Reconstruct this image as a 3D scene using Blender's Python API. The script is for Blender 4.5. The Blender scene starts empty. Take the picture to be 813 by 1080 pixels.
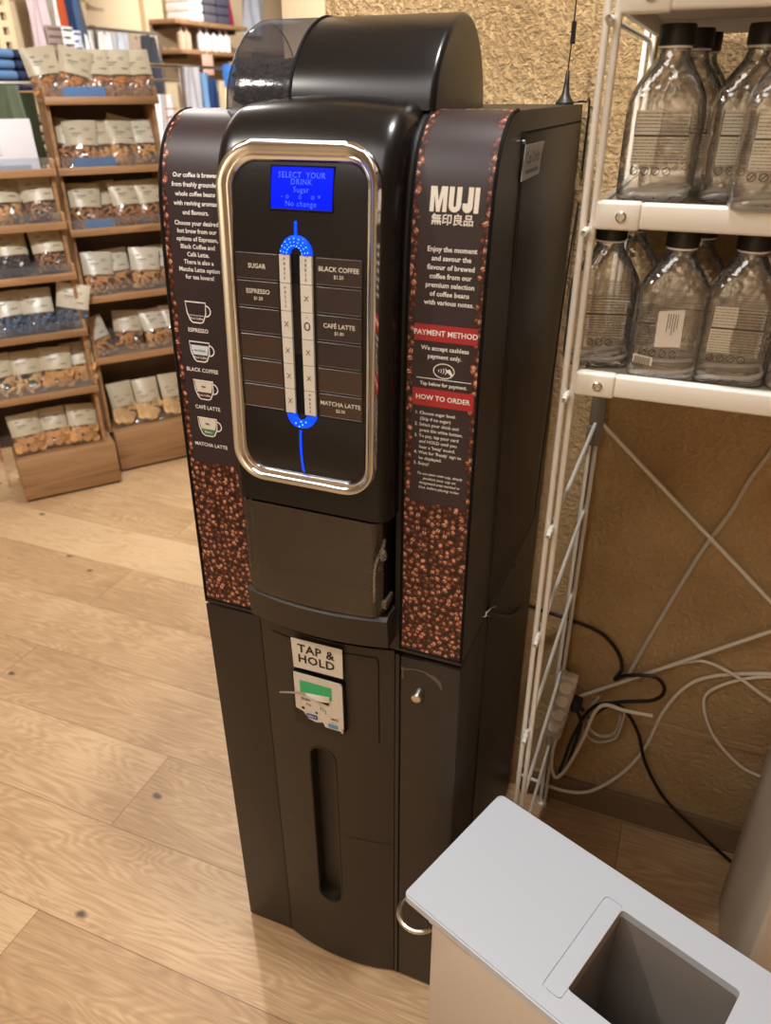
import bpy, bmesh, math, random
from mathutils import Vector, Matrix, noise
random.seed(7)
S = bpy.context.scene
COL = S.collection
PI = math.pi

# ------------------------------------------------------------------ materials
def newmat(name):
    m = bpy.data.materials.new(name); m.use_nodes = True
    nt = m.node_tree
    return m, nt, nt.nodes['Principled BSDF']
def rgb(r, g, b):
    f = lambda c: ((c/255+.055)/1.055)**2.4 if c/255 > .04045 else c/255/12.92
    return (f(r), f(g), f(b), 1)
def mat(name, c, rough=.5, metal=0, spec=.5, emit=None, estr=0, bump=0, bscale=300, coat=0, alpha=None, vary=0, vscale=20):
    m, nt, p = newmat(name)
    p.inputs['Base Color'].default_value = c
    p.inputs['Roughness'].default_value = rough
    p.inputs['Metallic'].default_value = metal
    p.inputs['Specular IOR Level'].default_value = spec
    p.inputs['Coat Weight'].default_value = coat
    if emit:
        p.inputs['Emission Color'].default_value = emit; p.inputs['Emission Strength'].default_value = estr
    if bump or vary:
        tc = nt.nodes.new('ShaderNodeTexCoord')
    if bump:
        n = nt.nodes.new('ShaderNodeTexNoise'); n.inputs['Scale'].default_value = bscale; n.inputs['Detail'].default_value = 3
        b = nt.nodes.new('ShaderNodeBump'); b.inputs['Strength'].default_value = bump; b.inputs['Distance'].default_value = .002
        nt.links.new(tc.outputs['Object'], n.inputs['Vector']); nt.links.new(n.outputs['Fac'], b.inputs['Height']); nt.links.new(b.outputs['Normal'], p.inputs['Normal'])
    if vary:
        n = nt.nodes.new('ShaderNodeTexNoise'); n.inputs['Scale'].default_value = vscale; n.inputs['Detail'].default_value = 4
        mx = nt.nodes.new('ShaderNodeMix'); mx.data_type = 'RGBA'
        mx.inputs['A'].default_value = [x*(1-vary) for x in c[:3]]+[1]; mx.inputs['B'].default_value = [min(1, x*(1+vary)) for x in c[:3]]+[1]
        nt.links.new(tc.outputs['Object'], n.inputs['Vector']); nt.links.new(n.outputs['Fac'], mx.inputs['Factor']); nt.links.new(mx.outputs['Result'], p.inputs['Base Color'])
    return m
def film(name, tint, refl=.25, rough=.08, opacity=0., ocol=(.8,.8,.8,1), edge=.35, bump=0, bscale=40, base=.05):
    """thin clear plastic: see-through with a fresnel gloss"""
    m, nt, p = newmat(name); nt.nodes.remove(p)
    N = nt.nodes; L = nt.links
    out = [n for n in N if n.type == 'OUTPUT_MATERIAL'][0]
    tr = N.new('ShaderNodeBsdfTransparent'); gl = N.new('ShaderNodeBsdfGlossy'); df = N.new('ShaderNodeBsdfDiffuse')
    gl.inputs['Roughness'].default_value = rough; gl.inputs['Color'].default_value = (1,1,1,1); df.inputs['Color'].default_value = ocol
    lw = N.new('ShaderNodeLayerWeight'); lw.inputs['Blend'].default_value = .45
    cr = N.new('ShaderNodeMix'); cr.data_type = 'RGBA'
    cr.inputs['A'].default_value = tint; cr.inputs['B'].default_value = [x*edge for x in tint[:3]]+[1]
    L.new(lw.outputs['Facing'], cr.inputs['Factor']); L.new(cr.outputs['Result'], tr.inputs['Color'])
    m1 = N.new('ShaderNodeMixShader'); m1.inputs[0].default_value = opacity
    L.new(tr.outputs[0], m1.inputs[1]); L.new(df.outputs[0], m1.inputs[2])
    mt = N.new('ShaderNodeMath'); mt.operation = 'MULTIPLY_ADD'; mt.inputs[1].default_value = refl; mt.inputs[2].default_value = base
    L.new(lw.outputs['Fresnel'], mt.inputs[0])
    m2 = N.new('ShaderNodeMixShader'); L.new(mt.outputs[0], m2.inputs[0]); L.new(m1.outputs[0], m2.inputs[1]); L.new(gl.outputs[0], m2.inputs[2])
    L.new(m2.outputs[0], out.inputs['Surface'])
    if bump:
        tc = N.new('ShaderNodeTexCoord'); n = N.new('ShaderNodeTexNoise'); n.inputs['Scale'].default_value = bscale
        b = N.new('ShaderNodeBump'); b.inputs['Strength'].default_value = bump; b.inputs['Distance'].default_value = .01
        L.new(tc.outputs['Object'], n.inputs['Vector']); L.new(n.outputs['Fac'], b.inputs['Height'])
        L.new(b.outputs['Normal'], gl.inputs['Normal']); L.new(b.outputs['Normal'], lw.inputs['Normal'])
    return m
def wood(name, c1, c2, scale=1., axis='X', rough=.5, plank=False, seam=None):
    m, nt, p = newmat(name); N = nt.nodes; L = nt.links
    p.inputs['Roughness'].default_value = rough
    tc = N.new('ShaderNodeTexCoord'); mp = N.new('ShaderNodeMapping')
    L.new(tc.outputs['Object'], mp.inputs['Vector'])
    s = (1.2, 14, 14) if axis == 'X' else ((14, 14, 1.2) if axis == 'Z' else (14, 1.2, 14))
    mp.inputs['Scale'].default_value = [x*scale for x in s]
    n = N.new('ShaderNodeTexNoise'); n.inputs['Scale'].default_value = 1.6; n.inputs['Detail'].default_value = 6; n.inputs['Distortion'].default_value = 1.4
    L.new(mp.outputs[0], n.inputs['Vector'])
    cr = N.new('ShaderNodeValToRGB'); cr.color_ramp.elements[0].position = .3; cr.color_ramp.elements[1].position = .72
    cr.color_ramp.elements[0].color = c1; cr.color_ramp.elements[1].color = c2
    L.new(n.outputs['Fac'], cr.inputs[0]); L.new(cr.outputs[0], p.inputs['Base Color'])
    return m
def floor_mat():
    m, nt, p = newmat('oak_plank_floor'); N = nt.nodes; L = nt.links
    tc = N.new('ShaderNodeTexCoord')
    mp = N.new('ShaderNodeMapping'); mp.inputs['Location'].default_value = (.45+1.9*3, .172+.244*20, 0)
    L.new(tc.outputs['Object'], mp.inputs['Vector'])
    br = N.new('ShaderNodeTexBrick'); br.offset = .37; br.offset_frequency = 2
    br.inputs['Scale'].default_value = 1; br.inputs['Brick Width'].default_value = 1.9; br.inputs['Row Height'].default_value = .244
    br.inputs['Mortar Size'].default_value = .0011; br.inputs['Mortar Smooth'].default_value = .3; br.inputs['Bias'].default_value = 0
    br.inputs['Color1'].default_value = (0,0,0,1); br.inputs['Color2'].default_value = (1,1,1,1); br.inputs['Mortar'].default_value = (.5,.5,.5,1)
    L.new(mp.outputs[0], br.inputs['Vector'])
    # cathedral grain: noise stretched along the plank, with contour lines
    gm = N.new('ShaderNodeMapping'); gm.inputs['Scale'].default_value = (1.1, 6.5, 1)
    off = N.new('ShaderNodeVectorMath'); off.operation = 'ADD'
    sc = N.new('ShaderNodeVectorMath'); sc.operation = 'SCALE'; sc.inputs['Scale'].default_value = 7.3
    L.new(br.outputs['Color'], sc.inputs[0]); L.new(tc.outputs['Object'], off.inputs[0]); L.new(sc.outputs[0], off.inputs[1])
    L.new(off.outputs[0], gm.inputs['Vector'])
    n1 = N.new('ShaderNodeTexNoise'); n1.inputs['Scale'].default_value = 1.5; n1.inputs['Detail'].default_value = 2.2; n1.inputs['Distortion'].default_value = .5
    L.new(gm.outputs[0], n1.inputs['Vector'])
    w = N.new('ShaderNodeMath'); w.operation = 'MULTIPLY'; w.inputs[1].default_value = 150; L.new(n1.outputs['Fac'], w.inputs[0])
    sn = N.new('ShaderNodeMath'); sn.operation = 'SINE'; L.new(w.outputs[0], sn.inputs[0])
    fm = N.new('ShaderNodeMapping'); fm.inputs['Scale'].default_value = (9, 160, 1); L.new(off.outputs[0], fm.inputs['Vector'])
    n2 = N.new('ShaderNodeTexNoise'); n2.inputs['Scale'].default_value = 1; n2.inputs['Detail'].default_value = 4; L.new(fm.outputs[0], n2.inputs['Vector'])
    n3 = N.new('ShaderNodeTexNoise'); n3.inputs['Scale'].default_value = 2.2; n3.inputs['Detail'].default_value = 3; L.new(off.outputs[0], n3.inputs['Vector'])
    a = N.new('ShaderNodeMath'); a.operation = 'MULTIPLY_ADD'; a.inputs[1].default_value = .05; a.inputs[2].default_value = .5; L.new(sn.outputs[0], a.inputs[0])
    b = N.new('ShaderNodeMath'); b.operation = 'MULTIPLY_ADD'; b.inputs[1].default_value = .42; L.new(n2.outputs['Fac'], b.inputs[0]); L.new(a.outputs[0], b.inputs[2])
    c = N.new('ShaderNodeMath'); c.operation = 'MULTIPLY_ADD'; c.inputs[1].default_value = .5; L.new(n3.outputs['Fac'], c.inputs[0]); L.new(b.outputs[0], c.inputs[2])
    d = N.new('ShaderNodeMath'); d.operation = 'MULTIPLY_ADD'; d.inputs[1].default_value = .16; L.new(br.outputs['Color'], d.inputs[0]); L.new(c.outputs[0], d.inputs[2])
    cr = N.new('ShaderNodeValToRGB'); e = cr.color_ramp.elements
    e[0].position = .60; e[0].color = rgb(140, 108, 76); e[1].position = 1.35; e[1].color = rgb(203, 173, 134)
    e2 = cr.color_ramp.elements.new(.88); e2.color = rgb(184, 151, 112)
    dd = N.new('ShaderNodeMath'); dd.operation = 'MULTIPLY'; dd.inputs[1].default_value = .86; L.new(d.outputs[0], dd.inputs[0])
    e[2].position = 1.0
    L.new(dd.outputs[0], cr.inputs[0])
    # knots
    vk = N.new('ShaderNodeTexVoronoi'); vk.voronoi_dimensions = '2D'; vk.inputs['Scale'].default_value = 1.9; vm = N.new('ShaderNodeMapping'); vm.inputs['Scale'].default_value = (.8, 1.3, 1)
    L.new(tc.outputs['Object'], vm.inputs['Vector'])
    dn = N.new('ShaderNodeMixRGB'); dn.blend_type = 'ADD'; dn.inputs[0].default_value = .02; L.new(vm.outputs[0], dn.inputs[1]); 
    n4 = N.new('ShaderNodeTexNoise'); n4.inputs['Scale'].default_value = 30; L.new(tc.outputs['Object'], n4.inputs['Vector']); L.new(n4.outputs['Color'], dn.inputs[2])
    L.new(dn.outputs[0], vk.inputs['Vector'])
    kr = N.new('ShaderNodeMapRange'); kr.inputs['From Min'].default_value = .012; kr.inputs['From Max'].default_value = .03; L.new(vk.outputs['Distance'], kr.inputs[0])
    mk = N.new('ShaderNodeMix'); mk.data_type = 'RGBA'; mk.inputs['A'].default_value = rgb(95, 76, 60)
    L.new(kr.outputs[0], mk.inputs['Factor']); L.new(cr.outputs[0], mk.inputs['B'])
    ms = N.new('ShaderNodeMix'); ms.data_type = 'RGBA'; ms.inputs['B'].default_value = rgb(95, 66, 40)
    sf = N.new('ShaderNodeMath'); sf.operation = 'MULTIPLY'; sf.inputs[1].default_value = .8; L.new(br.outputs['Fac'], sf.inputs[0])
    L.new(sf.outputs[0], ms.inputs['Factor']); L.new(mk.outputs['Result'], ms.inputs['A'])
    L.new(ms.outputs['Result'], p.inputs['Base Color'])
    p.inputs['Roughness'].default_value = .42; p.inputs['Specular IOR Level'].default_value = .35
    return m
def plaster_mat():
    m, nt, p = newmat('scratched_plaster'); N = nt.nodes; L = nt.links
    tc = N.new('ShaderNodeTexCoord')
    n1 = N.new('ShaderNodeTexNoise'); n1.inputs['Scale'].default_value = 82; n1.inputs['Detail'].default_value = 7; n1.inputs['Roughness'].default_value = .68; n1.inputs['Distortion'].default_value = .2
    v = N.new('ShaderNodeTexVoronoi'); v.inputs['Scale'].default_value = 105; v.feature = 'SMOOTH_F1'; v.inputs['Smoothness'].default_value = .6
    n2 = N.new('ShaderNodeTexNoise'); n2.inputs['Scale'].default_value = 5; n2.inputs['Detail'].default_value = 3
    ds = N.new('ShaderNodeMixRGB'); ds.blend_type = 'ADD'; ds.inputs[0].default_value = .03
    L.new(tc.outputs['Object'], ds.inputs[1]); L.new(n1.outputs['Color'], ds.inputs[2])
    for n in (n1, n2): L.new(tc.outputs['Object'], n.inputs['Vector'])
    L.new(ds.outputs[0], v.inputs['Vector'])
    a = N.new('ShaderNodeMath'); a.operation = 'MULTIPLY_ADD'; a.inputs[1].default_value = .45; L.new(v.outputs['Distance'], a.inputs[0]); L.new(n1.outputs['Fac'], a.inputs[2])
    # coarse scratched coat above, smoother trowelled coat below about 1.25 m
    sx = N.new('ShaderNodeSeparateXYZ'); L.new(tc.outputs['Object'], sx.inputs[0])
    mr = N.new('ShaderNodeMapRange'); mr.inputs['From Min'].default_value = 1.05; mr.inputs['From Max'].default_value = 1.5; mr.inputs['To Min'].default_value = .65; mr.inputs['To Max'].default_value = 1.
    L.new(sx.outputs['Z'], mr.inputs[0])
    b = N.new('ShaderNodeBump'); b.inputs['Distance'].default_value = .02
    L.new(mr.outputs[0], b.inputs['Strength']); L.new(a.outputs[0], b.inputs['Height']); L.new(b.outputs['Normal'], p.inputs['Normal'])
    cr = N.new('ShaderNodeValToRGB'); cr.color_ramp.elements[0].position = .3; cr.color_ramp.elements[1].position = .7
    cr.color_ramp.elements[0].color = rgb(190, 158, 113); cr.color_ramp.elements[1].color = rgb(216, 184, 138)
    L.new(n2.outputs['Fac'], cr.inputs[0]); L.new(cr.outputs[0], p.inputs['Base Color'])
    p.inputs['Roughness'].default_value = .95; p.inputs['Specular IOR Level'].default_value = .1
    return m
def bean_mat(W, H, zone, name):
    """printed vinyl: a photograph of roasted beans along the edges and foot of a plain dark brown field (UV in metres)"""
    m, nt, p = newmat(name); N = nt.nodes; L = nt.links
    uv = N.new('ShaderNodeUVMap'); uv.uv_map = 'UVMap'
    def M(op, a=None, b=None, c=None, clamp=False):
        n = N.new('ShaderNodeMath'); n.operation = op; n.use_clamp = clamp
        for i, x in enumerate((a, b, c)):
            if x is None: continue
            if isinstance(x, (int, float)): n.inputs[i].default_value = x
            else: L.new(x, n.inputs[i])
        return n.outputs[0]
    def layer(scale, offset, aa, bb):
        ad = N.new('ShaderNodeVectorMath'); ad.operation = 'ADD'; ad.inputs[1].default_value = offset; L.new(uv.outputs[0], ad.inputs[0])
        v = N.new('ShaderNodeTexVoronoi'); v.voronoi_dimensions = '2D'; v.inputs['Scale'].default_value = scale; v.inputs['Randomness'].default_value = .8
        L.new(ad.outputs[0], v.inputs['Vector'])
        df = N.new('ShaderNodeVectorMath'); df.operation = 'SUBTRACT'; L.new(ad.outputs[0], df.inputs[0]); L.new(v.outputs['Position'], df.inputs[1])
        s = N.new('ShaderNodeSeparateXYZ'); L.new(df.outputs[0], s.inputs[0])
        cs = N.new('ShaderNodeSeparateColor'); L.new(v.outputs['Color'], cs.inputs[0])
        ang = M('MULTIPLY', cs.outputs[0], 6.283); si = M('SINE', ang); co = M('COSINE', ang)
        x = M('ADD', M('MULTIPLY', s.outputs[0], co), M('MULTIPLY', s.outputs[1], si))
        y = M('SUBTRACT', M('MULTIPLY', s.outputs[1], co), M('MULTIPLY', s.outputs[0], si))
        xn = M('MULTIPLY', x, 1/aa); yn = M('MULTIPLY', y, 1/bb)
        d = M('SQRT', M('ADD', M('MULTIPLY', xn, xn), M('MULTIPLY', yn, yn)))
        crease = M('ABSOLUTE', M('SUBTRACT', yn, M('MULTIPLY', M('SINE', M('MULTIPLY', xn, 3.)), .16)))
        has = M('GREATER_THAN', cs.outputs[1], .35)
        cre = M('MULTIPLY', M('LESS_THAN', crease, .13), has)
        body = M('SUBTRACT', 1., M('MULTIPLY', d, d), clamp=True)
        # printed gloss on the upper side of each bean
        hx = M('SUBTRACT', M('MULTIPLY', s.outputs[0], 1/bb), .05); hy = M('SUBTRACT', M('MULTIPLY', s.outputs[1], 1/bb), .35)
        hl = M('SUBTRACT', 1., M('MULTIPLY', M('ADD', M('MULTIPLY', hx, hx), M('MULTIPLY', hy, hy)), 1.5), clamp=True)
        val = M('MULTIPLY', body, M('MULTIPLY_ADD', cs.outputs[2], .6, .35))
        val = M('ADD', val, M('MULTIPLY', M('MULTIPLY', hl, body), M('MULTIPLY_ADD', cs.outputs[1], .8, .1)))
        val = M('MULTIPLY', val, M('SUBTRACT', 1., M('MULTIPLY', cre, .85)))
        ps = N.new('ShaderNodeVectorMath'); ps.operation = 'SUBTRACT'; ps.inputs[1].default_value = offset; L.new(v.outputs['Position'], ps.inputs[0])
        pp = N.new('ShaderNodeSeparateXYZ'); L.new(ps.outputs[0], pp.inputs[0])
        px, py = pp.outputs[0], pp.outputs[1]
        ed = .0075
        mask = M('MAXIMUM', M('MAXIMUM', M('LESS_THAN', px, ed), M('GREATER_THAN', px, W-ed)), M('MAXIMUM', M('LESS_THAN', py, zone), M('GREATER_THAN', py, H-.006)))
        return val, M('MULTIPLY', M('LESS_THAN', d, 1.), mask), mask
    v2, i2, k2 = layer(128, (3.1, 1.7, 0), .0062, .0042)
    v1, i1, k1 = layer(100, (.33, .71, 0), .0068, .0047)
    r = N.new('ShaderNodeValToRGB'); e = r.color_ramp.elements
    e[0].position = 0; e[0].color = rgb(24, 10, 10); e[1].position = 1.15; e[1].color = rgb(214, 160, 132)
    for pos, c in ((.25, rgb(60, 26, 19)), (.5, rgb(104, 53, 40)), (.75, rgb(150, 92, 70))):
        q = e.new(pos); q.color = c
    mx = N.new('ShaderNodeMix'); mx.data_type = 'FLOAT'
    L.new(i1, mx.inputs['Factor']); L.new(M('MULTIPLY', v2, .6), mx.inputs['A']); L.new(v1, mx.inputs['B'])
    L.new(mx.outputs['Result'], r.inputs[0])
    msk = M('MAXIMUM', M('MAXIMUM', i1, i2), M('MULTIPLY', k1, k2))
    fc = N.new('ShaderNodeMix'); fc.data_type = 'RGBA'; fc.inputs['A'].default_value = rgb(50, 39, 41)
    L.new(msk, fc.inputs['Factor']); L.new(r.outputs[0], fc.inputs['B']); L.new(fc.outputs['Result'], p.inputs['Base Color'])
    p.inputs['Roughness'].default_value = .42; p.inputs['Specular IOR Level'].default_value = .4
    return m

M = dict(
 black=mat('black_powder_coat', rgb(30, 26, 22), .40, spec=.5, bump=.25, bscale=900),
 panel=mat('black_lower_panel', rgb(41, 34, 27), .46, spec=.45, bump=.2, bscale=700),
 side=mat('brown_black_side_sheet', rgb(36, 29, 21), .45, spec=.5, bump=.2, bscale=700),
 gloss=mat('satin_black_plastic', rgb(15, 15, 16), .27, spec=.42),
 dark=mat('dark_gap', rgb(10, 9, 9), .7, spec=.2),
 face=mat('smooth_dark_fascia', rgb(22, 19, 18), .33, spec=.4),
 chrome=mat('chrome', (.86, .885, .92, 1), .1, 1, bump=.05, bscale=60),
 steel=mat('brushed_steel', (.6, .58, .54, 1), .28, 1),
 lcd=mat('blue_display', (.0, .005, .1, 1), .4, spec=.08, emit=(.001, .010, 1, 1), estr=.66),
 lcdtxt=mat('display_letters', rgb(60, 90, 200), .4, emit=(.02, .07, .8, 1), estr=.75),
 glow=mat('blue_light_guide', (.0, .03, .5, 1), .3, spec=.2, emit=(.002, .05, 1, 1), estr=1.05),
 glow2=mat('blue_light_spark', (.2, .5, 1, 1), .25, emit=(.08, .4, 1, 1), estr=1.3),
 key=mat('ivory_key', rgb(214, 208, 196), .4),
 keyt=mat('key_print', rgb(60, 56, 52), .6),
 labelf=mat('printed_label_insert', rgb(44, 34, 34), .3, coat=.5),
 labelsheen=mat('label_insert_painted_sheen', rgb(62, 46, 38), .3, coat=.5),
 white=mat('white_print', rgb(232, 229, 224), .5),
 cream=mat('cream_print', rgb(218, 210, 196), .5),
 red=mat('red_band', rgb(168, 38, 44), .45),
 green=mat('green_print', rgb(70, 128, 78), .5),
 hotw=mat('pale_blue_print', rgb(206, 220, 228), .5),
 brown=mat('coffee_print', rgb(66, 38, 26), .5),
 black_ink=mat('black_ink', rgb(28, 26, 25), .6),
 paper=mat('worn_paper', rgb(212, 204, 190), .7, bump=.2, bscale=60),
 greenscr=mat('green_reader_screen', rgb(24, 110, 60), .25, emit=(.02, .3, .1, 1), estr=.35),
 blue_ink=mat('blue_ink', rgb(36, 66, 150), .5), lblue=mat('light_blue_ink', rgb(80, 150, 200), .5), orange=mat('orange_ink', rgb(205, 110, 60), .5),
 smoke=film('smoked_plastic', (.34, .31, .28, 1), .4, .2, .45, rgb(112, 98, 82), .6),
 clear=film('clear_plastic', (.8, .8, .78, 1), .5, .06, .02, (.8, .8, .8, 1), .4),
 hopclear=film('scuffed_clear_hopper', (.70, .69, .71, 1), .05, .12, .20, (.13, .125, .135, 1), .5, .05, 60, .004),
 bottle=film('clear_bottle_plastic', (.985, .98, .97, 1), .9, .05, .03, (.85, .84, .82, 1), .76, .5, 38),
 glintbead=film('white_base_glint_and_bead', (.95, .95, .95, 1), .7, .1, .95, (1, 1, 1, 1), .8),
 film=film('crinkled_clear_film', (1, 1, 1, 1), .4, .12, .04, (.9, .9, .9, 1), .95, 1., 30),
 acrylic=film('acrylic_guard', (.9, .93, .97, 1), .45, .05, .05, (.8, .85, .9, 1), .7),
 sticker=film('printed_clear_sticker', (.95, .95, .94, 1), .2, .3, .22, (.78, .76, .73, 1), .95),
 bag=mat('cream_printed_film', rgb(198, 187, 160), .35, bump=.8, bscale=55, vary=.06, vscale=30),
 bagw=mat('pale_printed_film', rgb(204, 197, 178), .3, bump=.8, bscale=55, vary=.06, vscale=30),
 bagprint=mat('bag_print', rgb(120, 112, 100), .6),
 cap=mat('black_bottle_cap', rgb(26, 25, 25), .45, bump=.1),
 enamel=mat('ivory_enamel_steel', rgb(230, 225, 214), .32),
 shelf=mat('grey_white_shelf_top', rgb(190, 178, 164), .5),
 binw=mat('white_grey_laminate', rgb(192, 199, 208), .4),
 binbounce=mat('laminate_with_floor_bounce', rgb(200, 188, 174), .5),  # bin sides darker and warmer than the lid: floor bounce put into the colour
 binin=mat('grey_bin_liner', rgb(150, 142, 134), .5),
 box=mat('beige_box', rgb(196, 180, 160), .5),
 skirt=mat('grey_brown_skirting', rgb(128, 106, 80), .6),
 tan=mat('tan_painted_wall', rgb(212, 190, 156), .9, spec=.1),
 ceil=mat('ceiling_paint', rgb(225, 215, 200), .9),
 cableb=mat('black_cable', rgb(22, 20, 19), .45), cablew=mat('white_cable', rgb(236, 226, 208), .5), cableg=mat('grey_cable', rgb(206, 196, 182), .5),
 oak=wood('warm_oak', rgb(138, 102, 68), rgb(182, 140, 98), 1.), walnut=wood('brown_ash_wood', rgb(132, 98, 64), rgb(176, 136, 96), .8),
 slat=mat('dark_back_board', rgb(96, 80, 68), .7),
 biscuit=mat('golden_biscuit', rgb(216, 162, 98), .7, vary=.25, vscale=40), toast=mat('toasted_cracker', rgb(204, 140, 76), .7, vary=.3, vscale=40),
 choc=mat('dark_sweets', rgb(52, 42, 48), .5, vary=.4, vscale=40), nut=mat('mixed_nuts', rgb(182, 126, 78), .6, vary=.35, vscale=60),
 pale=mat('pale_rusk', rgb(226, 190, 136), .7, vary=.12, vscale=40), blues=mat('blue_wrapped_sweets', rgb(76, 104, 140), .3, vary=.4, vscale=50),
 bluerefl=mat('blue_guard_reflection', rgb(112, 172, 226), .35, vary=.25, vscale=25),
 bean=mat('roasted_bean', rgb(34, 21, 15), .6, spec=.25, vary=.3, vscale=80),
)
PLASTER = plaster_mat(); FLOOR = floor_mat()

# ------------------------------------------------------------------ builders
def obj(name, bm, m, parent=None, smooth=True, loc=None, ang=40):
    me = bpy.data.meshes.new(name)
    bmesh.ops.recalc_face_normals(bm, faces=bm.faces)
    bm.to_mesh(me); bm.free()
    return meobj(name, me, m, parent, smooth, loc, ang)
def meobj(name, me, m, parent=None, smooth=True, loc=None, ang=40):
    if m is not None and not me.materials: me.materials.append(m)
    if smooth and len(me.polygons):
        me.polygons.foreach_set('use_smooth', [True]*len(me.polygons)); me.set_sharp_from_angle(angle=math.radians(ang))
    o = bpy.data.objects.new(name, me); COL.objects.link(o)
    if parent: o.parent = parent
    if loc: o.location = loc
    return o
def thing(name, label, cat, loc=(0,0,0), rot=(0,0,0), group=None):
    o = bpy.data.objects.new(name, None); COL.objects.link(o); o.empty_display_size = .05
    o.location = loc; o.rotation_euler = rot; tag(o, label, cat, group); return o
def tag(o, label=None, cat=None, group=None, kind=None):
    if label: o['label'] = label
    if cat: o['category'] = cat
    if group: o['group'] = group
    if kind: o['kind'] = kind
    return o
def copy_tree(o, parent=None):
    c = o.copy(); COL.objects.link(c)
    if parent: c.parent = parent
    for ch in list(o.children): copy_tree(ch, c)
    return c
def B(): return bmesh.new()
def box(bm, x0, x1, y0, y1, z0, z1, bev=0, seg=2, mtx=None):
    t = bmesh.new(); bmesh.ops.create_cube(t, size=1)
    bmesh.ops.scale(t, vec=(x1-x0, y1-y0, z1-z0), verts=t.verts); bmesh.ops.translate(t, vec=((x0+x1)/2, (y0+y1)/2, (z0+z1)/2), verts=t.verts)
    if bev: bmesh.ops.bevel(t, geom=t.edges, offset=bev, segments=seg, affect='EDGES', profile=.5)
    if mtx: bmesh.ops.transform(t, matrix=mtx, verts=t.verts)
    merge(bm, t); return bm
def merge(bm, t):
    me = bpy.data.meshes.new('tmp'); t.to_mesh(me); t.free(); bm.from_mesh(me); bpy.data.meshes.remove(me)
def catmull(pts, n=6):
    P = [Vector(p) for p in pts]; out = []
    for i in range(len(P)-1):
        a = P[max(i-1, 0)]; b = P[i]; c = P[i+1]; d = P[min(i+2, len(P)-1)]
        for k in range(n):
            t = k/n
            out.append(.5*((2*b)+(c-a)*t+(2*a-5*b+4*c-d)*t*t+(3*b-a-3*c+d)*t**3))
    out.append(P[-1]); return out
def tube(bm, pts, r, seg=8, closed=False, caps=True):
    P = [Vector(p) for p in pts]; n = len(P); rings = []
    up = None
    for i, p in enumerate(P):
        if closed: d = (P[(i+1) % n]-P[i-1])
        else: d = (P[min(i+1, n-1)]-P[max(i-1, 0)])
        d.normalize()
        if up is None:
            up = Vector((0,0,1)) if abs(d.z) < .9 else Vector((1,0,0))
        s = d.cross(up)
        if s.length < 1e-6: s = d.orthogonal()
        s.normalize(); up = s.cross(d).normalized()
        rr = r[i] if isinstance(r, (list, tuple)) else r
        rings.append([bm.verts.new(p+rr*(math.cos(2*PI*k/seg)*s+math.sin(2*PI*k/seg)*up)) for k in range(seg)])
    m = n if closed else n-1
    for i in range(m):
        a = rings[i]; b = rings[(i+1) % n]
        for k in range(seg): bm.faces.new((a[k], a[(k+1) % seg], b[(k+1) % seg], b[k]))
    if caps and not closed:
        bm.faces.new(rings[0][::-1]); bm.faces.new(rings[-1])
    return bm
def lathe(bm, prof, c=(0,0,0), seg=24, axis='Z', cap=True):
    c = Vector(c); rings = []
    for r, h in prof:
        ring = []
        for k in range(seg):
            a = 2*PI*k/seg; x, y = r*math.cos(a), r*math.sin(a)
            ring.append(bm.verts.new(c+(Vector((x, y, h)) if axis == 'Z' else Vector((x, h, y)) if axis == 'Y' else Vector((h, x, y)))))
        rings.append(ring)
    for i in range(len(rings)-1):
        for k in range(seg): bm.faces.new((rings[i][k], rings[i][(k+1) % seg], rings[i+1][(k+1) % seg], rings[i+1][k]))
    if cap: bm.faces.new(rings[0][::-1]); bm.faces.new(rings[-1])
    return bm
def prism(bm, poly, f0, f1):
    """closed outline poly; f0/f1 turn an outline point into the two end points"""
    a = [bm.verts.new(f0(*p)) for p in poly]; b = [bm.verts.new(f1(*p)) for p in poly]; n = len(poly)
    for i in range(n): bm.faces.new((a[i], a[(i+1) % n], b[(i+1) % n], b[i]))
    bm.faces.new(a[::-1]); bm.faces.new(b); return bm
def grid(bm, f, nu, nv, uvf=None, closed_u=False):
    V = [[bm.verts.new(f(i/nu, j/nv)) for j in range(nv+1)] for i in range(nu if closed_u else nu+1)]
    lay = bm.loops.layers.uv.new('UVMap') if uvf else None
    for i in range(nu):
        for j in range(nv):
            i2 = (i+1) % nu if closed_u else i+1
            fc = bm.faces.new((V[i][j], V[i2][j], V[i2][j+1], V[i][j+1]))
            if lay:
                for lp, (a, b) in zip(fc.loops, ((i, j), (i+1, j), (i+1, j+1), (i, j+1))): lp[lay].uv = uvf(a/nu, b/nv)
    return V
def rrect(w, h, r, n=6, cx=0, cy=0):
    out = []
    for qx, qy, a0 in ((1, 1, 0), (-1, 1, 90), (-1, -1, 180), (1, -1, 270)):
        for k in range(n+1):
            a = math.radians(a0+90*k/n); out.append((cx+qx*(w/2-r)+r*math.cos(a), cy+qy*(h/2-r)+r*math.sin(a)))
    return out
_tc = {}
def text_data(s, size, align='CENTER', bold=0, space=1., res=2, shear=0, cspace=1.):
    k = (s, size, align, bold, space, shear, cspace)
    if k in _tc: return _tc[k]
    cu = bpy.data.curves.new('t', 'FONT'); cu.body = s; cu.size = size; cu.align_x = align; cu.align_y = 'CENTER'
    cu.offset = bold*size; cu.space_line = space; cu.resolution_u = res; cu.shear = shear; cu.space_character = cspace
    o = bpy.data.objects.new('t', cu); COL.objects.link(o)
    me = o.evaluated_get(bpy.context.evaluated_depsgraph_get()).to_mesh()
    V = [(v.co.x, v.co.y) for v in me.vertices]; F = [tuple(p.vertices) for p in me.polygons]
    o.to_mesh_clear(); bpy.data.objects.remove(o); bpy.data.curves.remove(cu)
    _tc[k] = (V, F); return V, F
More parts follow.
